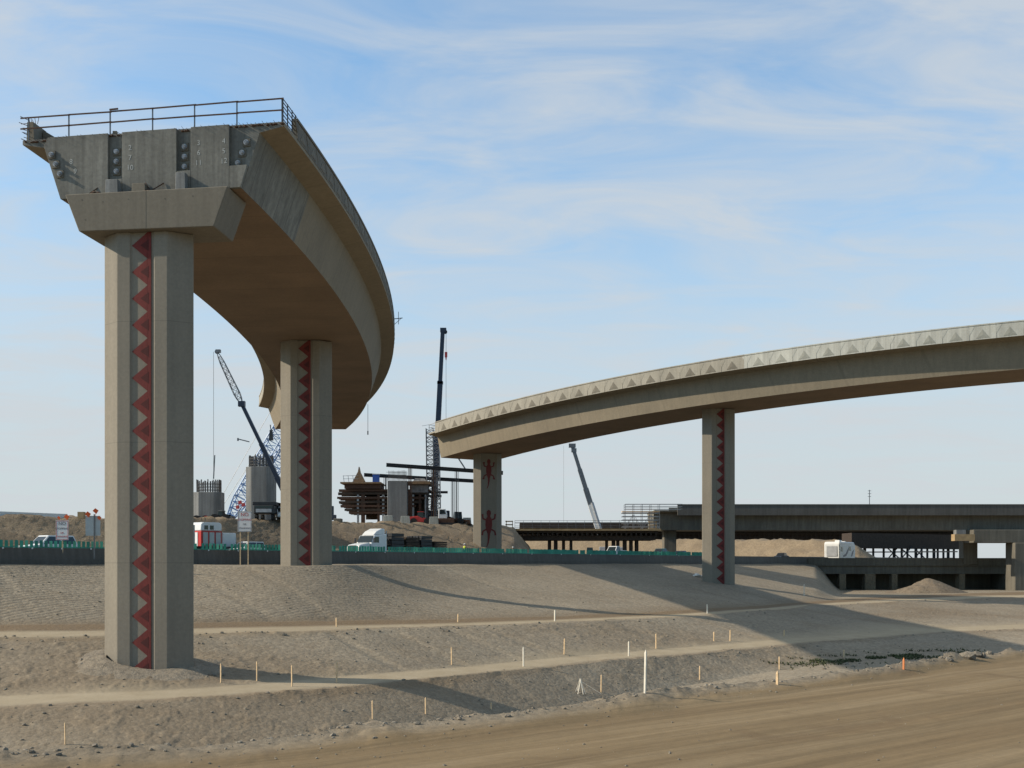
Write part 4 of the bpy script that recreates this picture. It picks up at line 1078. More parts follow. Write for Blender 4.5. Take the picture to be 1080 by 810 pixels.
for p, w_, mt in ((378,1.3,GALV),(383,2.6,RUST),(399.5,1.6,RUST),(404.5,1.5,GALV),(436,1.2,GALV),(443,1.6,RUST),(449,1.0,GALV)):
    mb = MB(); x = X(p,d-2); h_ = Z(522,d); mb.rng(x-w_*0.1, x+w_*0.18, d-3.1, d-2.6, gz, h_); mb.build('shoring_post', [mt], t)
mb = MB(); R(mb, 386, 399, 520, 548, d+1.0, 0.3); mb.build('back_sheet', [DWOOD], t); mb = MB(); R(mb, 430, 452, 516, 546, d+1.0, 0.3); mb.build('back_sheet', [DWOOD], t)
mb = MB(); R(mb, 434, 452, 512, 520, d-1.5, 3.5); mb.box((X(443,d-1.5), d-1.5, Z(509,d)), (3.6,3.2,1.3), taper=0.5); mb.build('tarp', [TARP], t)
for y_, a_, b_ in ((519.5,452,472.5),(523.5,452,466)):
    mb = MB(); mb.beam((X(a_,d),d-1,Z(y_,d)),(X(b_,d),d-1,Z(y_,d)),0.36,0.46); mb.build('form_beam', [DSTEEL], t)
mb = MB(); x = X(378.5,d-2); mb.prism([(-1.25,0),(1.3,0),(0.25,2.1),(0.05,3.1),(-0.12,2.1)], (x,d-2.6,Z(510,d)), (1,0,0), (0,0,1), (0,1,0), 1.6); o = mb.build('timber_stack', [WOOD]); tag(o, 'pointed orange brown timber stack standing on the formwork platform', 'timber')
o2 = thing('portable_toilet', 'blue portable cabin on the formwork platform', 'cabin', (X(396.5,d-2), d-2, Z(509.7,d)))
mb = MB(); R(mb, 393.3, 400, 500.6, 509.6, d-2, 1.2); mb.build('cabin_body', [BLUEP], o2); mb = MB(); R(mb, 393, 400.3, 499.8, 500.5, d-2, 1.3); mb.build('cabin_roof', [WHITEP], o2)
# the grey column in the middle
t = thing('concrete_column', 'square grey concrete column with rebar standing inside the steel gantry', 'column', (X(419.5,d), d, gz))
mb = MB(); R(mb, 409.5, 430, 507.5, 552, d-3.6, 3.0); mb.build('shaft', [GREYC], t, bevel=0.06)
mb = MB()
for i in range(15): x = X(410.5+i*1.3, d-3.6); mb.beam((x,d-4.6,Z(508,d)),(x,d-4.6,Z(498.5+random.uniform(-.6,.6),d)),0.07); mb.beam((x,d-2.6,Z(508,d)),(x,d-2.6,Z(498.5,d)),0.07)
for y_ in (500,503,505.5): mb.beam((X(410,d),d-4.6,Z(y_,d)),(X(430,d),d-4.6,Z(y_,d)),0.06)
mb.build('rebar_cage', [REBAR], t)
d = 217; gz2 = PZ(460)-0.3
t = thing('steel_gantry', 'dark steel gantry frame of two long beams on tall posts', 'gantry', (X(470,d), d, gz2))
def ib(mb, p, q, w_, h_): mb.beam(p, q, w_, h_*0.18); mb.beam(Vector(p)+Vector((0,0,h_/2)), Vector(q)+Vector((0,0,h_/2)), w_, h_*0.16); mb.beam(Vector(p)-Vector((0,0,h_/2)), Vector(q)-Vector((0,0,h_/2)), w_, h_*0.16); mb.beam(p, q, w_*0.3, h_)
mb = MB(); ib(mb, P(407.5,490.3,d-3), P(530.5,498.8,d-3), 0.5, 0.62); mb.build('beam', [DSTEEL], t)
mb = MB(); ib(mb, P(384,500.8,d+6), P(503,507.5,d+6), 0.5, 0.6); mb.build('beam', [DSTEEL], t)
for px, yt, yb, dd, w_, mt in ((432.5,493,552,d-3,0.62,RUST),(457.3,495,552,d-3,0.75,RUST),(481.7,497.3,546,d-3,0.6,DSTEEL),(407,502.5,550,d+6,0.75,DSTEEL),(477.5,506.5,545,d+6,0.55,DSTEEL),(461,505.5,550,d+6,0.4,GALV)):
    mb = MB(); x = X(px,dd); zt = Z(yt,dd); mb.box((x,dd,(zt+gz2)/2), (w_*0.30,0.5,zt-gz2)); mb.box((x-w_/2,dd,(zt+gz2)/2), (0.06,0.55,zt-gz2)); mb.box((x+w_/2,dd,(zt+gz2)/2), (0.06,0.55,zt-gz2)); mb.build('post', [mt], t)
mb = MB(); mb.cyl(P(480,478,d+8), P(491,495,d+8), 0.14, n=8); o = mb.build('pipe_brace', [STEEL]); tag(o, 'slanting grey pipe hanging below the end of the right flyover', 'pipe')
# machinery on the fill
def loader(name, label, px, d, cola, colb, w_, h_, rz=0.0, cab=True, cat='machine'):
    gz = PZ(px)+0.0; t = thing(name, label, cat, (X(px,d), d, gz)); c = Vector((X(px,d), d, gz))
    mb = MB(); mb.prism([(-w_/2,0.55),(-w_/2,h_*0.62),(-w_*0.12,h_*0.7),(w_*0.1,h_*0.5),(w_/2,h_*0.42),(w_/2,0.55)], c+Vector((0,-1,0)), (1,0,0), (0,0,1), (0,1,0), 2.0); mb.build('chassis', [cola], t, bevel=0.06)
    mb = MB(); mb.beam(c+Vector((w_*0.1,-0.9,h_*0.5)), c+Vector((w_*0.62,-0.9,h_*0.30)), 0.3, 0.4); mb.prism([(w_*0.58,0.1),(w_*0.78,0.1),(w_*0.70,0.3),(w_*0.66,1.0),(w_*0.58,0.9)], c+Vector((0,-1.2,0)), (1,0,0), (0,0,1), (0,1,0), 2.4); mb.build('bucket_arm', [colb], t)
    if cab:
        mb = MB(); mb.prism([(-w_*0.16,h_*0.62),(-w_*0.12,h_),(w_*0.10,h_),(w_*0.15,h_*0.55)], c+Vector((0,-0.8,0)), (1,0,0), (0,0,1), (0,1,0), 1.6); mb.build('cab', [GLASS], t)
        mb = MB(); mb.box(c+Vector((-w_*0.01,0,h_+0.06)), (w_*0.28,1.8,0.12)); mb.build('cab_roof', [colb], t)
    for x in (-w_*0.3, w_*0.3):
        for sy in (-1.05, 1.05):
            mb = MB(); mb.cyl(c+Vector((x,sy-0.22,0.62)), c+Vector((x,sy+0.22,0.62)), 0.66, n=16); wo = mb.build('wheel', [RUBBER], t)
    return t
loader('wheel_loader', 'red and dark machine parked beside the grey column inside the gantry', 444, 210, REDP, REDP, 4.2, 2.4)
loader('wheel_loader', 'rusty brown machine with a low boom under the right end of the gantry', 478, 213, RUST, RUST, 4.6, 2.2, cab=False)
loader('wheel_loader', 'dark machine with a red tail lamp at the foot of the shorter rebar column', 214, 176, DSTEEL, RUST, 2.3, 1.7, cab=False)
loader('wheel_loader', 'black machine left of the two post sign on the dirt fill', 234, 172, BLACKP, TARP, 2.6, 1.7)
mb = MB(); c = P(217.5,545.5,174); mb.box(c, (0.45,0.3,0.4)); o = mb.build('fuel_can', [REDP]); tag(o, 'small red can on the dark machine by the shorter column', 'can')
t = thing('excavator_cab', 'small white excavator cab with dark windows beneath the gantry beams', 'excavator', (X(467,212), 212, PZ(467)))
c = Vector((X(467,212), 212, PZ(467)))
mb = MB(); mb.prism([(-0.8,1.2),(-0.75,3.0),(0.5,3.0),(0.8,2.1),(0.8,1.2)], c+Vector((0,-0.8,0.0)), (1,0,0), (0,0,1), (0,1,0), 1.6); mb.build('cab', [WHITEP], t, bevel=0.06)
mb = MB(); mb.prism([(-0.55,2.0),(-0.5,2.8),(0.35,2.8),(0.6,2.05)], c+Vector((0,-0.83,0.0)), (1,0,0), (0,0,1), (0,1,0), 0.05); mb.build('window', [GLASS], t)
mb = MB(); mb.box(c+Vector((0.4,0,0.75)), (3.6,2.2,0.8)); mb.build('house', [RUST], t, bevel=0.08)
mb = MB(); mb.prism([(-1.7,0),(-2,0.2),(-1.7,0.42),(1.7,0.42),(2,0.2),(1.7,0)], c+Vector((0.4,-1.1,0)), (1,0,0), (0,0,1), (0,1,0), 2.2); mb.build('crawler_track', [DSTEEL], t)
KR = []
for px, lab in ((409.5,'left of the grey column'),(427.5,'under the first gantry post'),(457.5,'under the middle gantry post'),(492.5,'at the right end of the gantry')):
    dd = DT(px)+1.5; mb = MB(); x = X(px,dd); z = PZ(px)
    mb.prism([(-0.85,-0.3),(0.85,-0.3),(0.8,0.5),(0.72,1.35),(-0.72,1.35),(-0.8,0.5)], (x,dd-0.4,z), (1,0,0), (0,0,1), (0,1,0), 0.8)
    o = mb.build('concrete_block', [PALE], bevel=0.03); tag(o, 'pale concrete block on the fill edge '+lab, 'block', 'concrete blocks on the fill edge')
mb = MB(); dd = DT(352)+2; mb.rng(X(353,dd), X(360.5,dd), dd-1, dd+1, PZ(352)-0.4, Z(547,dd)); o = mb.build('concrete_block', [CAPC], bevel=0.04); tag(o, 'brown concrete block on the fill edge just right of the rear pier', 'block', 'concrete blocks on the fill edge')
mb = MB(); a = hp(-260, 131, 0); b = hp(70, 131, 0); a.z = b.z = PZ(0); mb.beam(a+Vector((0,0,0.1)), b+Vector((0,0,0.1)), 0.5, 0.75); o = mb.build('white_barrier', [WHITEP]); tag(o, 'thin white barrier along the top of the dirt fill at the far left', 'barrier')
mb = MB(); c = P(86,543.5,134); mb.box(c, (0.7,0.7,0.8)); o = mb.build('concrete_block', [PLY]); tag(o, 'small tan block left of the orange flags on the fill edge', 'block', 'concrete blocks on the fill edge')

# ------------------------------------------------------------------ vehicles
def wheel(t, c, r, w_, ax=Vector((0,1,0))):
    mb = MB(); mb.cyl(Vector(c)-ax*w_/2, Vector(c)+ax*w_/2, r, n=18); wo = mb.build('wheel', [RUBBER], t)
    mb = MB(); s = 1 if c[1] > 0 else -1; mb.cyl(Vector(c)+ax*s*w_*0.42, Vector(c)+ax*s*(w_/2+0.02), r*0.6, n=12); mb.build('rim', [GALV], wo)
def car(name, label, paint, L=5.0, W=1.9, H=1.75, kind='suv', group=None):
    """local coordinates, nose towards +X, wheels on z=0"""
    t = thing(name, label, 'car' if kind != 'pickup' else 'pickup truck', (0,0,0), group)
    h = L/2; bl_ = H*0.56
    body = [(-h,0.38),(-h+0.03,bl_*0.95),(-h+0.15,bl_),(h*0.42,bl_),(h*0.86,bl_*0.86),(h,bl_*0.70),(h,0.36),(h*0.72,0.30),(-h*0.75,0.30)]
    mb = MB(); mb.prism(body, (0,-W/2,0), (1,0,0), (0,0,1), (0,1,0), W); mb.build('body', [paint], t, bevel=0.07)
    if kind == 'suv': b0, b1, t0, t1 = -h*0.96, h*0.42, -h*0.82, h*0.10
    elif kind == 'pickup': b0, b1, t0, t1 = -h*0.20, h*0.45, -h*0.14, h*0.18
    else: b0, b1, t0, t1 = -h*0.72, h*0.40, -h*0.42, h*0.08
    w0, w1 = W*0.47, W*0.40
    B = [Vector((b0,-w0,bl_-0.02)),Vector((b1,-w0,bl_-0.02)),Vector((b1,w0,bl_-0.02)),Vector((b0,w0,bl_-0.02))]
    Tt = [Vector((t0,-w1,H)),Vector((t1,-w1,H)),Vector((t1,w1,H)),Vector((t0,w1,H))]
    mb = MB(); mb.add(B+Tt, [(0,3,2,1),(4,5,6,7),(0,1,5,4),(1,2,6,5),(2,3,7,6),(3,0,4,7)]); mb.build('roof', [paint], t, bevel=0.05)
    def pane(nm, q, cut0=0.08, cut1=0.92, lo=0.10, hi=0.86):
        a, b, c, d_ = q; n = (b-a).cross(d_-a).normalized(); cen = (a+b+c+d_)/4
        if n.dot(cen-Vector(((b0+b1)/2,0,bl_))) < 0: n = -n
        def pt(u, v): return (a.lerp(b,u)).lerp(d_.lerp(c,u), v)
        ps = [pt(cut0,lo),pt(cut1,lo),pt(cut1,hi),pt(cut0,hi)]; mb = MB()
        mb.add([p-n*0.02 for p in ps]+[p+n*0.014 for p in ps], [(0,3,2,1),(4,5,6,7),(0,1,5,4),(1,2,6,5),(2,3,7,6),(3,0,4,7)]); mb.build(nm, [GLASS], t)
    pane('windshield', (B[1],B[2],Tt[2],Tt[1])); pane('rear_window', (B[3],B[0],Tt[0],Tt[3]))
    for q in ((B[0],B[1],Tt[1],Tt[0]), (B[3],B[2],Tt[2],Tt[3])):
        pane('side_window', q, 0.05, 0.46); pane('side_window', q, 0.50, 0.94)
    for sx in (-h*0.60, h*0.62):
        for sy in (-1, 1): wheel(t, (sx, sy*(W/2-0.10), 0.36), 0.36, 0.24)
    for sy in (-1, 1):
        mb = MB(); mb.box((h*0.985, sy*W*0.36, bl_*0.66), (0.12,0.36,0.18)); mb.build('headlight', [LENS], t)
        mb = MB(); mb.box((-h*0.995, sy*W*0.42, bl_*0.75), (0.08,0.18,0.30)); mb.build('taillight', [REDP], t)
    mb = MB(); mb.box((h+0.02,0,0.42), (0.14,W*0.96,0.2)); mb.build('bumper', [LSTEEL], t)
    if kind == 'pickup':
        mb = MB()
        for sy in (-1,1): mb.rng(-h*0.97, -h*0.22, sy*W*0.47-0.04, sy*W*0.47+0.04, bl_, bl_+0.14)
        mb.build('bed_rail', [paint], t)
    return t
TOWARD = math.atan2(-HW.y, -HW.x); AWAY = math.atan2(HW.y, HW.x)
def put(t, px, d0, rz, z=None):
    c = hp(px, d0, 0); t.location = (c.x, c.y, hz(px)+0.05 if z is None else z); t.rotation_euler = (0,0,rz)
put(car('car', 'white car behind the barrier below the front facing orange flagged sign', WHITEP, 5.6, 2.0, 1.95, 'suv'), 49, 101.5, TOWARD, 0.62)
put(car('car', 'white car with dark windows behind the two post sign', WHITEP, 4.6, 1.9, 1.6, 'suv'), 259, 101.0, TOWARD, 0.75)
put(car('car', 'teal car on the highway just left of the level bridge pier', TEALP, 4.4, 1.9, 1.5, 'sedan'), 696, 103, TOWARD, 1.15)
put(car('car', 'slate blue car on the highway in front of the level bridge pier', DBLUEP, 4.4, 1.9, 1.35, 'sedan'), 717, 100.5, TOWARD, 0.9)
put(car('car', 'dark car between the nearer pier and the white camper trailer', BLACKP, 4.4, 1.9, 1.4, 'sedan'), 824, 102, TOWARD, 0.85)
put(car('pickup_truck', 'white pickup below the formwork deck, only its roof above the green slats', WHITEP, 5.2, 2.0, 1.9, 'pickup'), 648, 104, TOWARD, 1.0)

def semi(name, label, paint, px, d0, rz, z):
    t = thing(name, label, 'semi truck', (0,0,0))
    mb = MB(); mb.prism([(1.6,0.9),(1.6,2.15),(3.6,1.85),(3.85,1.6),(3.85,0.9)], (0,-1.0,0), (1,0,0), (0,0,1), (0,1,0), 2.0); mb.build('hood', [paint], t, bevel=0.10)
    mb = MB(); mb.prism([(-1.6,0.9),(-1.6,3.3),(0.95,3.05),(1.58,2.16),(1.58,0.9)], (0,-1.22,0), (1,0,0), (0,0,1), (0,1,0), 2.44); mb.build('cab', [paint], t, bevel=0.08)
    mb = MB(); mb.prism([(-1.55,3.28),(-1.5,3.95),(-0.9,3.98),(0.2,3.6),(0.9,3.08)], (0,-1.0,0), (1,0,0), (0,0,1), (0,1,0), 2.0); mb.build('roof_fairing', [paint], t, bevel=0.10)
    mb = MB(); mb.add([(0.96+0.06,-1.05,2.98),(0.96+0.06,1.05,2.98),(1.56,1.12,2.22),(1.56,-1.12,2.22),(1.02,-1.05,3.02),(1.02,1.05,3.02),(1.64,1.12,2.22),(1.64,-1.12,2.22)], [(0,1,2,3),(4,7,6,5),(0,4,5,1),(1,5,6,2),(2,6,7,3),(3,7,4,0)]); mb.build('windshield', [GLASS], t)
    for sy in (-1,1):
        mb = MB(); mb.prism([(0.1,2.15),(0.1,2.9),(0.85,2.9),(1.35,2.2)], (0,sy*1.23-0.012,0), (1,0,0), (0,0,1), (0,1,0), 0.024); mb.build('side_window', [GLASS], t)
        mb = MB(); mb.box((1.45,sy*1.5,2.45), (0.12,0.22,0.6)); mb.beam((1.3,sy*1.2,2.6),(1.45,sy*1.5,2.6),0.05); mb.build('mirror', [BLACKP], t)
        mb = MB(); mb.box((3.82,sy*0.82,1.42), (0.12,0.36,0.26)); mb.build('headlight', [LENS], t)
        mb = MB(); mb.cyl((-1.75,sy*1.0,0.9),(-1.75,sy*1.0,3.7),0.09,n=10); mb.build('exhaust_stack', [GALV], t)
    mb = MB(); mb.box((3.88,0,1.4), (0.08,1.1,0.75)); mb.build('grille', [DSTEEL], t); mb = MB(); mb.box((3.9,0,0.72), (0.22,2.35,0.38)); mb.build('bumper', [GALV], t)
    mb = MB(); mb.rng(-4.2,3.4,-0.5,0.5,0.75,0.95); mb.build('chassis', [DSTEEL], t)
    mb = MB(); mb.rng(-16.0,-2.4,-1.25,1.25,1.25,1.5); mb.build('flatbed', [DSTEEL], t)
    for x in (2.9,-2.6,-3.8,-13.6,-14.8):
        for sy in (-1,1): wheel(t, (x, sy*1.05, 0.52), 0.52, 0.3)
    put(t, px, d0, rz, z); return t
semi('semi_truck', 'white semi truck cab with a flatbed trailer behind the barrier under the gantry', WHITEP, 392, 104.5, TOWARD+0.10, 0.45)
Rz = Matrix.Rotation(TOWARD+0.10, 3, 'Z'); base = hp(392,104.5,0.45)
for i, (x0, x1, h_, lab) in enumerate(((-5.4,-2.7,1.9,'directly behind the white truck cab'),(-9.0,-6.0,1.45,'second behind the white truck cab'),(-12.0,-9.4,1.7,'in the middle of the flatbed trailer'),(-15.7,-12.6,1.0,'low at the tail of the flatbed trailer'))):
    mb = MB(); nb = 5
    for k in range(nb):
        for j in range(4):
            z = 1.55+(j+0.5)*h_/4; y = -1.0+k*0.5
            mb.box(base+Rz@Vector(((x0+x1)/2+random.uniform(-.12,.12), y, z)), (x1-x0, 0.40, h_/4-0.06), Rz)
    o = mb.build('timber_bundle', [DWOOD if i % 2 else DSTEEL]); tag(o, 'dark bundle of beams '+lab, 'load', 'bundles on the flatbed trailer')
def boxtruck(name, label, px, d0, z):
    t = thing(name, label, 'truck', (0,0,0))
    mb = MB(); mb.rng(-2.6,0,-1.15,1.15,0.7,2.75); mb.build('box_body', [REDP], t, bevel=0.05)
    mb = MB(); mb.prism([(-2.62,2.76),(-2.55,3.55),(-2.3,3.7),(-0.3,3.7),(0,3.5),(0,2.76)], (0,-1.12,0), (1,0,0), (0,0,1), (0,1,0), 2.24); mb.build('box_roof', [WHITEP], t, bevel=0.08)
    mb = MB(); mb.rng(0.05,1.9,-1.1,1.1,0.7,2.6); mb.build('cab', [WHITEP], t, bevel=0.12)
    mb = MB(); mb.rng(1.88,1.93,-0.95,0.95,1.7,2.4); mb.build('windshield', [GLASS], t)
    for y0, y1 in ((-0.5,-0.02),(0.02,0.5)):
        mb = MB(); mb.rng(-2.66,-2.6,y0,y1,1.0,2.6); mb.build('rear_door', [WHITEP], t)
    for k in range(3):
        mb = MB(); mb.rng(-2.4+k*0.8,-1.8+k*0.8,-1.19,-1.14,1.2,2.6); mb.build('locker_door', [GREYP], t)
    for k in range(2):
        mb = MB(); mb.rng(-2.2+k*0.7,-1.75+k*0.7,-1.15,-1.10,2.9,3.35); mb.build('window', [GLASS], t)
    for x in (-1.7,0.9):
        for sy in (-1,1): wheel(t, (x, sy*0.98, 0.48), 0.48, 0.3)
    put(t, px, d0, AWAY-0.12, z); return t
boxtruck('service_truck', 'red and white service truck seen from the rear beside the front pier', 228, 105.0, 0.75)
t = semi('semi_truck', 'grey truck cab half hidden behind the front pier of the left flyover', GREYP, 184, 102.5, TOWARD+0.1, 0.3)
def dump(name, label, px, d, z):
    t = thing(name, label, 'truck', (0,0,0))
    mb = MB(); mb.rng(-1.5,1.5,-1.2,1.0,0.9,2.2); mb.build('cab', [BLACKP], t, bevel=0.1)
    mb = MB(); mb.rng(-1.7,1.7,-1.0,3.5,2.2,2.7); mb.rng(-1.7,1.7,1.05,5.0,1.1,2.7); mb.build('dump_body', [DSTEEL], t, bevel=0.05)
    mb = MB(); mb.rng(-1.15,1.15,-1.26,-1.21,1.15,1.65); mb.build('grille', [LSTEEL], t)
    mb = MB(); mb.rng(-1.3,1.3,-1.24,-1.2,1.75,2.1); mb.build('windshield', [GLASS], t)
    for x in (-1.2,1.2):
        mb = MB(); mb.cyl((x-0.2,-0.4,0.5),(x+0.2,-0.4,0.5),0.5,n=14); mb.build('wheel', [RUBBER], t)
        mb = MB(); mb.cyl((x-0.2,3.6,0.5),(x+0.2,3.6,0.5),0.5,n=14); mb.build('wheel', [RUBBER], t)
    t.location = (X(px,d), d, z); return t
dump('dump_truck', 'black dump truck with a pale grille at the foot of the taller rebar column', 280, 168, PZ(280)-0.05)
t = car('pickup_truck', 'white pickup right of the black dump truck on the dirt fill', WHITEP, 5.2, 2.0, 1.9, 'pickup'); t.location = (X(297.5,170), 170, PZ(297)); t.rotation_euler = (0,0,math.radians(-70))
# camper trailer
t = thing('camper_trailer', 'white camper trailer with dark blue swooshes near the end of the low bridge', 'camper', (0,0,0))
mb = MB(); prof = [(-4.4,0.5),(-4.45,3.0),(-4.2,3.35),(3.6,3.35),(4.3,2.9),(4.4,0.9),(4.0,0.5)]
mb.prism(prof, (0,-1.25,0), (1,0,0), (0,0,1), (0,1,0), 2.5); mb.build('body', [WHITEP], t, bevel=0.12)
mb = MB(); mb.rng(-4.5,-4.44,-0.85,0.85,0.9,2.6); mb.build('rear_panel', [LSTEEL], t)
mb = MB(); mb.rng(-1.6,-0.6,-0.4,0.4,3.36,3.65); mb.build('air_conditioner', [WHITEP], t, bevel=0.05); mb = MB(); mb.rng(1.4,2.1,-0.35,0.35,3.36,3.5); mb.build('roof_vent', [WHITEP], t)
for sy in (-1,1):
    for x0_, x1_, z0_, z1_ in ((-3.7,-2.9,1.7,2.5),(0.6,1.8,1.9,2.6)):
        mb = MB(); mb.rng(x0_,x1_,sy*1.262-0.012,sy*1.262+0.012,z0_,z1_); mb.build('window', [GLASS], t)
    mb = MB(); mb.prism([(-2.6,1.0),(-1.2,1.35),(0.4,2.3),(0.2,1.6),(-0.9,0.95),(-2.4,0.8)], (0,sy*1.262-0.012,0), (1,0,0), (0,0,1), (0,1,0), 0.024); mb.prism([(1.9,0.9),(2.6,1.7),(3.6,2.1),(3.0,1.3),(2.4,0.9)], (0,sy*1.262-0.012,0), (1,0,0), (0,0,1), (0,1,0), 0.024); mb.build('swoosh_decal', [DBLUEP], t)
    for x in (-0.9,0.1): wheel(t, (x, sy*1.05, 0.38), 0.38, 0.24)
put(t, 886, 95, AWAY+0.02, 0.35); t.scale = (1.25,1.4,1.33)
# ------------------------------------------------------------------ signs
def sign(name, label, c, w_, h_, post_px, gz, lamps=True, back=False, yaw=0.0, dark=SIGNR, dark2=SIGNR):
    t = thing(name, label, 'sign', (c.x, c.y, gz))
    Rm = Matrix.Rotation(yaw, 3, 'Z'); rt = Rm@Vector((1,0,0)); up = Vector((0,0,1)); n = Rm@Vector((0,-1,0))
    if not back:
        mb = MB(); mb.box(c, (w_,0.04,h_), Rm); pn = mb.build('panel', [SIGNW], t)
        mb = MB(); b = 0.035
        for (du, dv, sw, sh) in ((0,h_/2-0.06,w_-0.08,b),(0,-h_/2+0.06,w_-0.08,b),(-w_/2+0.05,0,b,h_-0.10),(w_/2-0.05,0,b,h_-0.10)): mb.box(c+rt*du+up*dv+n*0.024, (sw,0.012,sh), Rm)
        mb.build('border', [dark2], pn)
        for txt, v, s, mt in (('NO',0.33,0.24*h_,dark),('STOPPING',0.08,0.145*h_,dark),('OR',-0.14,0.12*h_,dark2),('STANDING',-0.33,0.115*h_,dark2)):
            text_obj('lettering', txt, s, mt, c+up*(v*h_)+n*0.026, rt, up, pn, 0.004)
    else:
        mb = MB(); mb.box(c-rt*w_*0.03, (w_,0.04,h_), Rm); mb.build('panel', [SIGNB], t)
    for k, du in enumerate(post_px):
        mb = MB(); p = c+rt*du + (n*0.09 if back else -n*0.07); mb.beam((p.x,p.y,gz),(p.x,p.y,c.z+h_/2-0.02 if not back else c.z+h_/2+0.15),0.10,0.07); mb.build('post', [STEEL if back else LATH], t)
    if lamps:
        for i, (du, dv, s) in enumerate(((-w_*0.26,0.22,0.15),(w_*0.36,0.30,0.25)) if not back else ((-w_*0.34,0.12,0.27),(w_*0.18,0.42,0.26),(w_*0.42,-0.20,0.2))):
            mb = MB(); o_ = c+rt*du+up*(h_/2+dv)+n*(0.02 if not back else 0.16)
            mb.prism([(-s,0.02),(-0.03,s),(s,0.05),(0.06,-s)], o_, rt, up, n, 0.03); mb.beam(o_-up*(dv+0.02)-n*0.02, o_-n*0.02, 0.03)
            mb.build('flag', [ORANGE], t)
    return t
sign('road_sign', 'white NO STOPPING sign with orange flags above a white car', P(65.6,559.2,100.5), 1.12, 1.74, (0.0,), 0.4, True, dark=SIGND)
sign('road_sign', 'pale sign seen from behind with orange flags beside the front pier', P(98.5,554.5,102), 1.28, 1.78, (0.10,), 0.4, True, True, yaw=0.12)
c2 = P(258,550,113.5); sign('road_sign', 'white NO STOPPING sign with red letters on two posts before the barrier', c2, 1.38, 2.05, (-0.45,0.33), -0.5, False, dark2=SIGND)

# ------------------------------------------------------------------ survey stakes
def stake(px, yt, yb, label, mat, group, w_=0.055):
    g = ground_at(px, yb); h_ = (yb-yt)/F*g.y
    mb = MB(); lean = Vector((random.uniform(-.03,.03), random.uniform(-.03,.03), 1)); s = w_
    top = g+lean*h_; mb.beam(g-Vector((0,0,0.25)), top-lean*0.10, s, s, up=Vector((0.62,0.78,0)))
    e = top-lean*0.10
    mb.add([e+Vector((-s*0.7,0,0)), e+Vector((0,-s*0.7,0)), e+Vector((s*0.7,0,0)), e+Vector((0,s*0.7,0)), top], [(0,1,4),(1,2,4),(2,3,4),(3,0,4)])
    o = mb.build('survey_stake', [mat]); tag(o, label, 'stake', group); return o
ORD = ['leftmost','second','third','fourth','fifth','sixth','seventh','eighth','ninth','tenth','eleventh','twelfth']
def row(lst, where, group, colour='wooden'):
    for i, (px, yt, yb, m) in enumerate(lst):
        nm = {LATH:'wooden', LATHW:'white', LATHO:'orange topped'}[m]
        pos = 'leftmost' if i == 0 else ('rightmost' if i == len(lst)-1 else ORD[i]+' from the left')
        stake(px, yt, yb, f'{nm} survey stake {where}, {pos} in its row', m, group, min(0.11, max(0.055, 1.15*ground_at(px, yb).y/1200)))
row([(355,651,661,LATH),(483,647,656,LATH),(585,643,655,LATHW),(746,637,647,LATHW),(848,616,628,LATHW)], 'along the upper dirt track', 'stakes along the upper track')
row([(233,699,720,LATH),(271,697,718,LATH),(308,701,724,LATH),(355,697,720,LATH),(476.5,682,701,LATH),(552,682,703,LATHW),(595,673,690,LATH),(663,676,692,LATHW),(692,668,684,LATH),(753,666,676,LATH),(770,664,676,LATH),(827,664,671,LATH)], 'along the lower dirt track', 'stakes along the lower track')
row([(69,761,785,LATH),(393,738,758,LATH),(449,735,753,LATH),(518,740,748,LATH),(634,711,730,LATH),(738,702,717,LATH),(822,692,706,LATH),(890,685,693,LATH)], 'at the slope foot', 'stakes at the foot of the slope')
o = stake(680, 685, 731, 'tall white survey lath standing on the berm of the dirt road', LATHW, None, 0.05)
o = stake(820, 707, 722, 'pinkish wooden stake on the dirt road berm below the lower slope', LATH, None, 0.07)
o = stake(953, 693, 706, 'short orange stake beside the boulders on the berm', LATHO, None, 0.06)
# teepee of laths and a scrap of debris
g = ground_at(612, 731); mb = MB(); ap = g+Vector((0,0,0.95))
for k in range(6): an = k*1.05; mb.beam(g+Vector((0.38*math.cos(an),0.38*math.sin(an),-0.05)), ap+Vector((0.05*math.cos(an+2),0,0.05)), 0.045)
mb.beam(ap+Vector((0,0,-0.1)), g+Vector((1.4,-0.2,0)), 0.02)
o = mb.build('stake_bundle', [LATHW]); tag(o, 'white stakes leaned together like a small teepee at the slope foot', 'stakes')
g = ground_at(737.5, 608.5); mb = MB(); ico_rock(mb, g+Vector((-0.35,0,0.25)), 0.8, 0.45); ico_rock(mb, g+Vector((0.35,0.1,0.1)), 0.5, 0.4)
o = mb.build('white_debris', [DEBRIS]); tag(o, 'crumpled white scrap on the slope left of the nearer pier', 'debris')

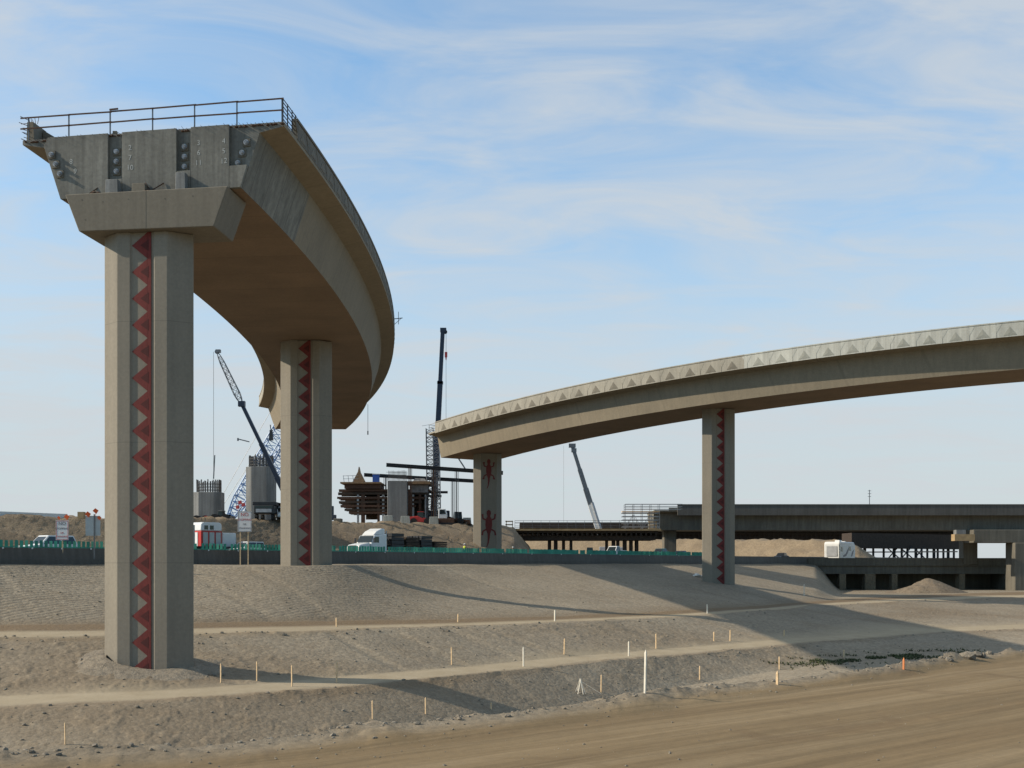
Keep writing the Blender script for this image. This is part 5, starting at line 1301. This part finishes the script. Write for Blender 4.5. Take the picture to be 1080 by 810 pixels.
# ------------------------------------------------------------------ workers: one skinned body each, clothes as children
def person(label, loc, yaw, vest, arms):
    t = thing('person', label, 'person', loc, None, yaw)
    J = {'pel':(0,0,0.95,0.15),'wst':(0,0,1.12,0.14),'chs':(0,0.01,1.36,0.165),'nck':(0,0.01,1.53,0.065),'hed':(0,-0.02,1.66,0.095),'top':(0,-0.01,1.76,0.075),
         'hl':(0.09,0,0.90,0.10),'kl':(0.11,-0.03,0.50,0.068),'al':(0.12,0.02,0.09,0.045),'tl':(0.13,-0.15,0.035,0.035),
         'hr':(-0.09,0,0.90,0.10),'kr':(-0.11,-0.02,0.50,0.068),'ar':(-0.12,0.03,0.09,0.045),'tr':(-0.13,-0.14,0.035,0.035),
         'sl':(0.19,0.01,1.44,0.07),'el':arms[0]+(0.047,),'wl':arms[1]+(0.034,),'fl':arms[2]+(0.03,),'sr':(-0.19,0.01,1.44,0.07),'er':arms[3]+(0.047,),'wr':arms[4]+(0.034,),'fr':arms[5]+(0.03,)}
    E = [('pel','wst'),('wst','chs'),('chs','nck'),('nck','hed'),('hed','top'),('pel','hl'),('hl','kl'),('kl','al'),('al','tl'),('pel','hr'),('hr','kr'),('kr','ar'),('ar','tr'),('chs','sl'),('sl','el'),('el','wl'),('wl','fl'),('chs','sr'),('sr','er'),('er','wr'),('wr','fr')]
    ks = list(J)
    def skin(name, keys, edges, mat, grow, zcut=None):
        me = bpy.data.meshes.new(name); me.from_pydata([J[k][:3] for k in keys], [(keys.index(a), keys.index(b)) for a, b in edges], [])
        o = bpy.data.objects.new(name, me); COL.objects.link(o)
        m = o.modifiers.new('skin', 'SKIN'); s2 = o.modifiers.new('sub', 'SUBSURF'); s2.levels = 1; s2.render_levels = 1
        for i, k in enumerate(keys):
            r = J[k][3]+grow; me.skin_vertices[0].data[i].radius = (r, r*0.85); me.skin_vertices[0].data[i].use_root = (i == 0)
        bpy.context.view_layer.update()
        me2 = bpy.data.meshes.new_from_object(o.evaluated_get(bpy.context.evaluated_depsgraph_get())); bpy.data.objects.remove(o)
        me2.name = name; me2.materials.clear(); me2.materials.append(mat)
        o = bpy.data.objects.new(name, me2); COL.objects.link(o); o.parent = t
        me2.polygons.foreach_set('use_smooth', [True]*len(me2.polygons)); return o
    skin('body', ks, E, SKIN, 0)
    skin('trousers', ['pel','hl','kl','al','hr','kr','ar'], [('pel','hl'),('hl','kl'),('kl','al'),('pel','hr'),('hr','kr'),('kr','ar')], DENIM, 0.018)
    skin('vest', ['wst','chs','sl','sr','pel'], [('wst','chs'),('chs','sl'),('chs','sr'),('pel','wst')], vest, 0.025)
    mb = MB(); mb.cyl((0,-0.01,1.72),(0,-0.01,1.80),0.125,0.10,14); mb.cyl((0,-0.01,1.80),(0,-0.01,1.84),0.10,0.03,14); mb.cyl((0,-0.03,1.71),(0,-0.03,1.725),0.15,0.15,14)
    h_ = bpy.data.objects.new('hard_hat', mb.mesh('hard_hat', [WHITEP], True)); COL.objects.link(h_); h_.parent = t
A1 = ((0.30,0.02,1.18),(0.30,-0.10,0.94),(0.30,-0.13,0.84),(-0.30,0.02,1.18),(-0.28,-0.18,1.02),(-0.24,-0.28,0.98))
c = hp(490, 100.5, 0.75); person('worker in a yellow hi-vis vest standing behind the barrier near the far pier', (c.x,c.y,0.85), math.radians(-20), YELV, A1)
A2 = ((0.30,0.02,1.18),(0.32,-0.06,0.93),(0.32,-0.08,0.83),(-0.30,0.02,1.18),(-0.31,-0.06,0.93),(-0.31,-0.08,0.83))
c = hp(541, 100.5, 0.75); person('worker in an orange vest by the bank right of the lizard pier', (c.x,c.y,0.55), math.radians(25), ORANGE, A2)
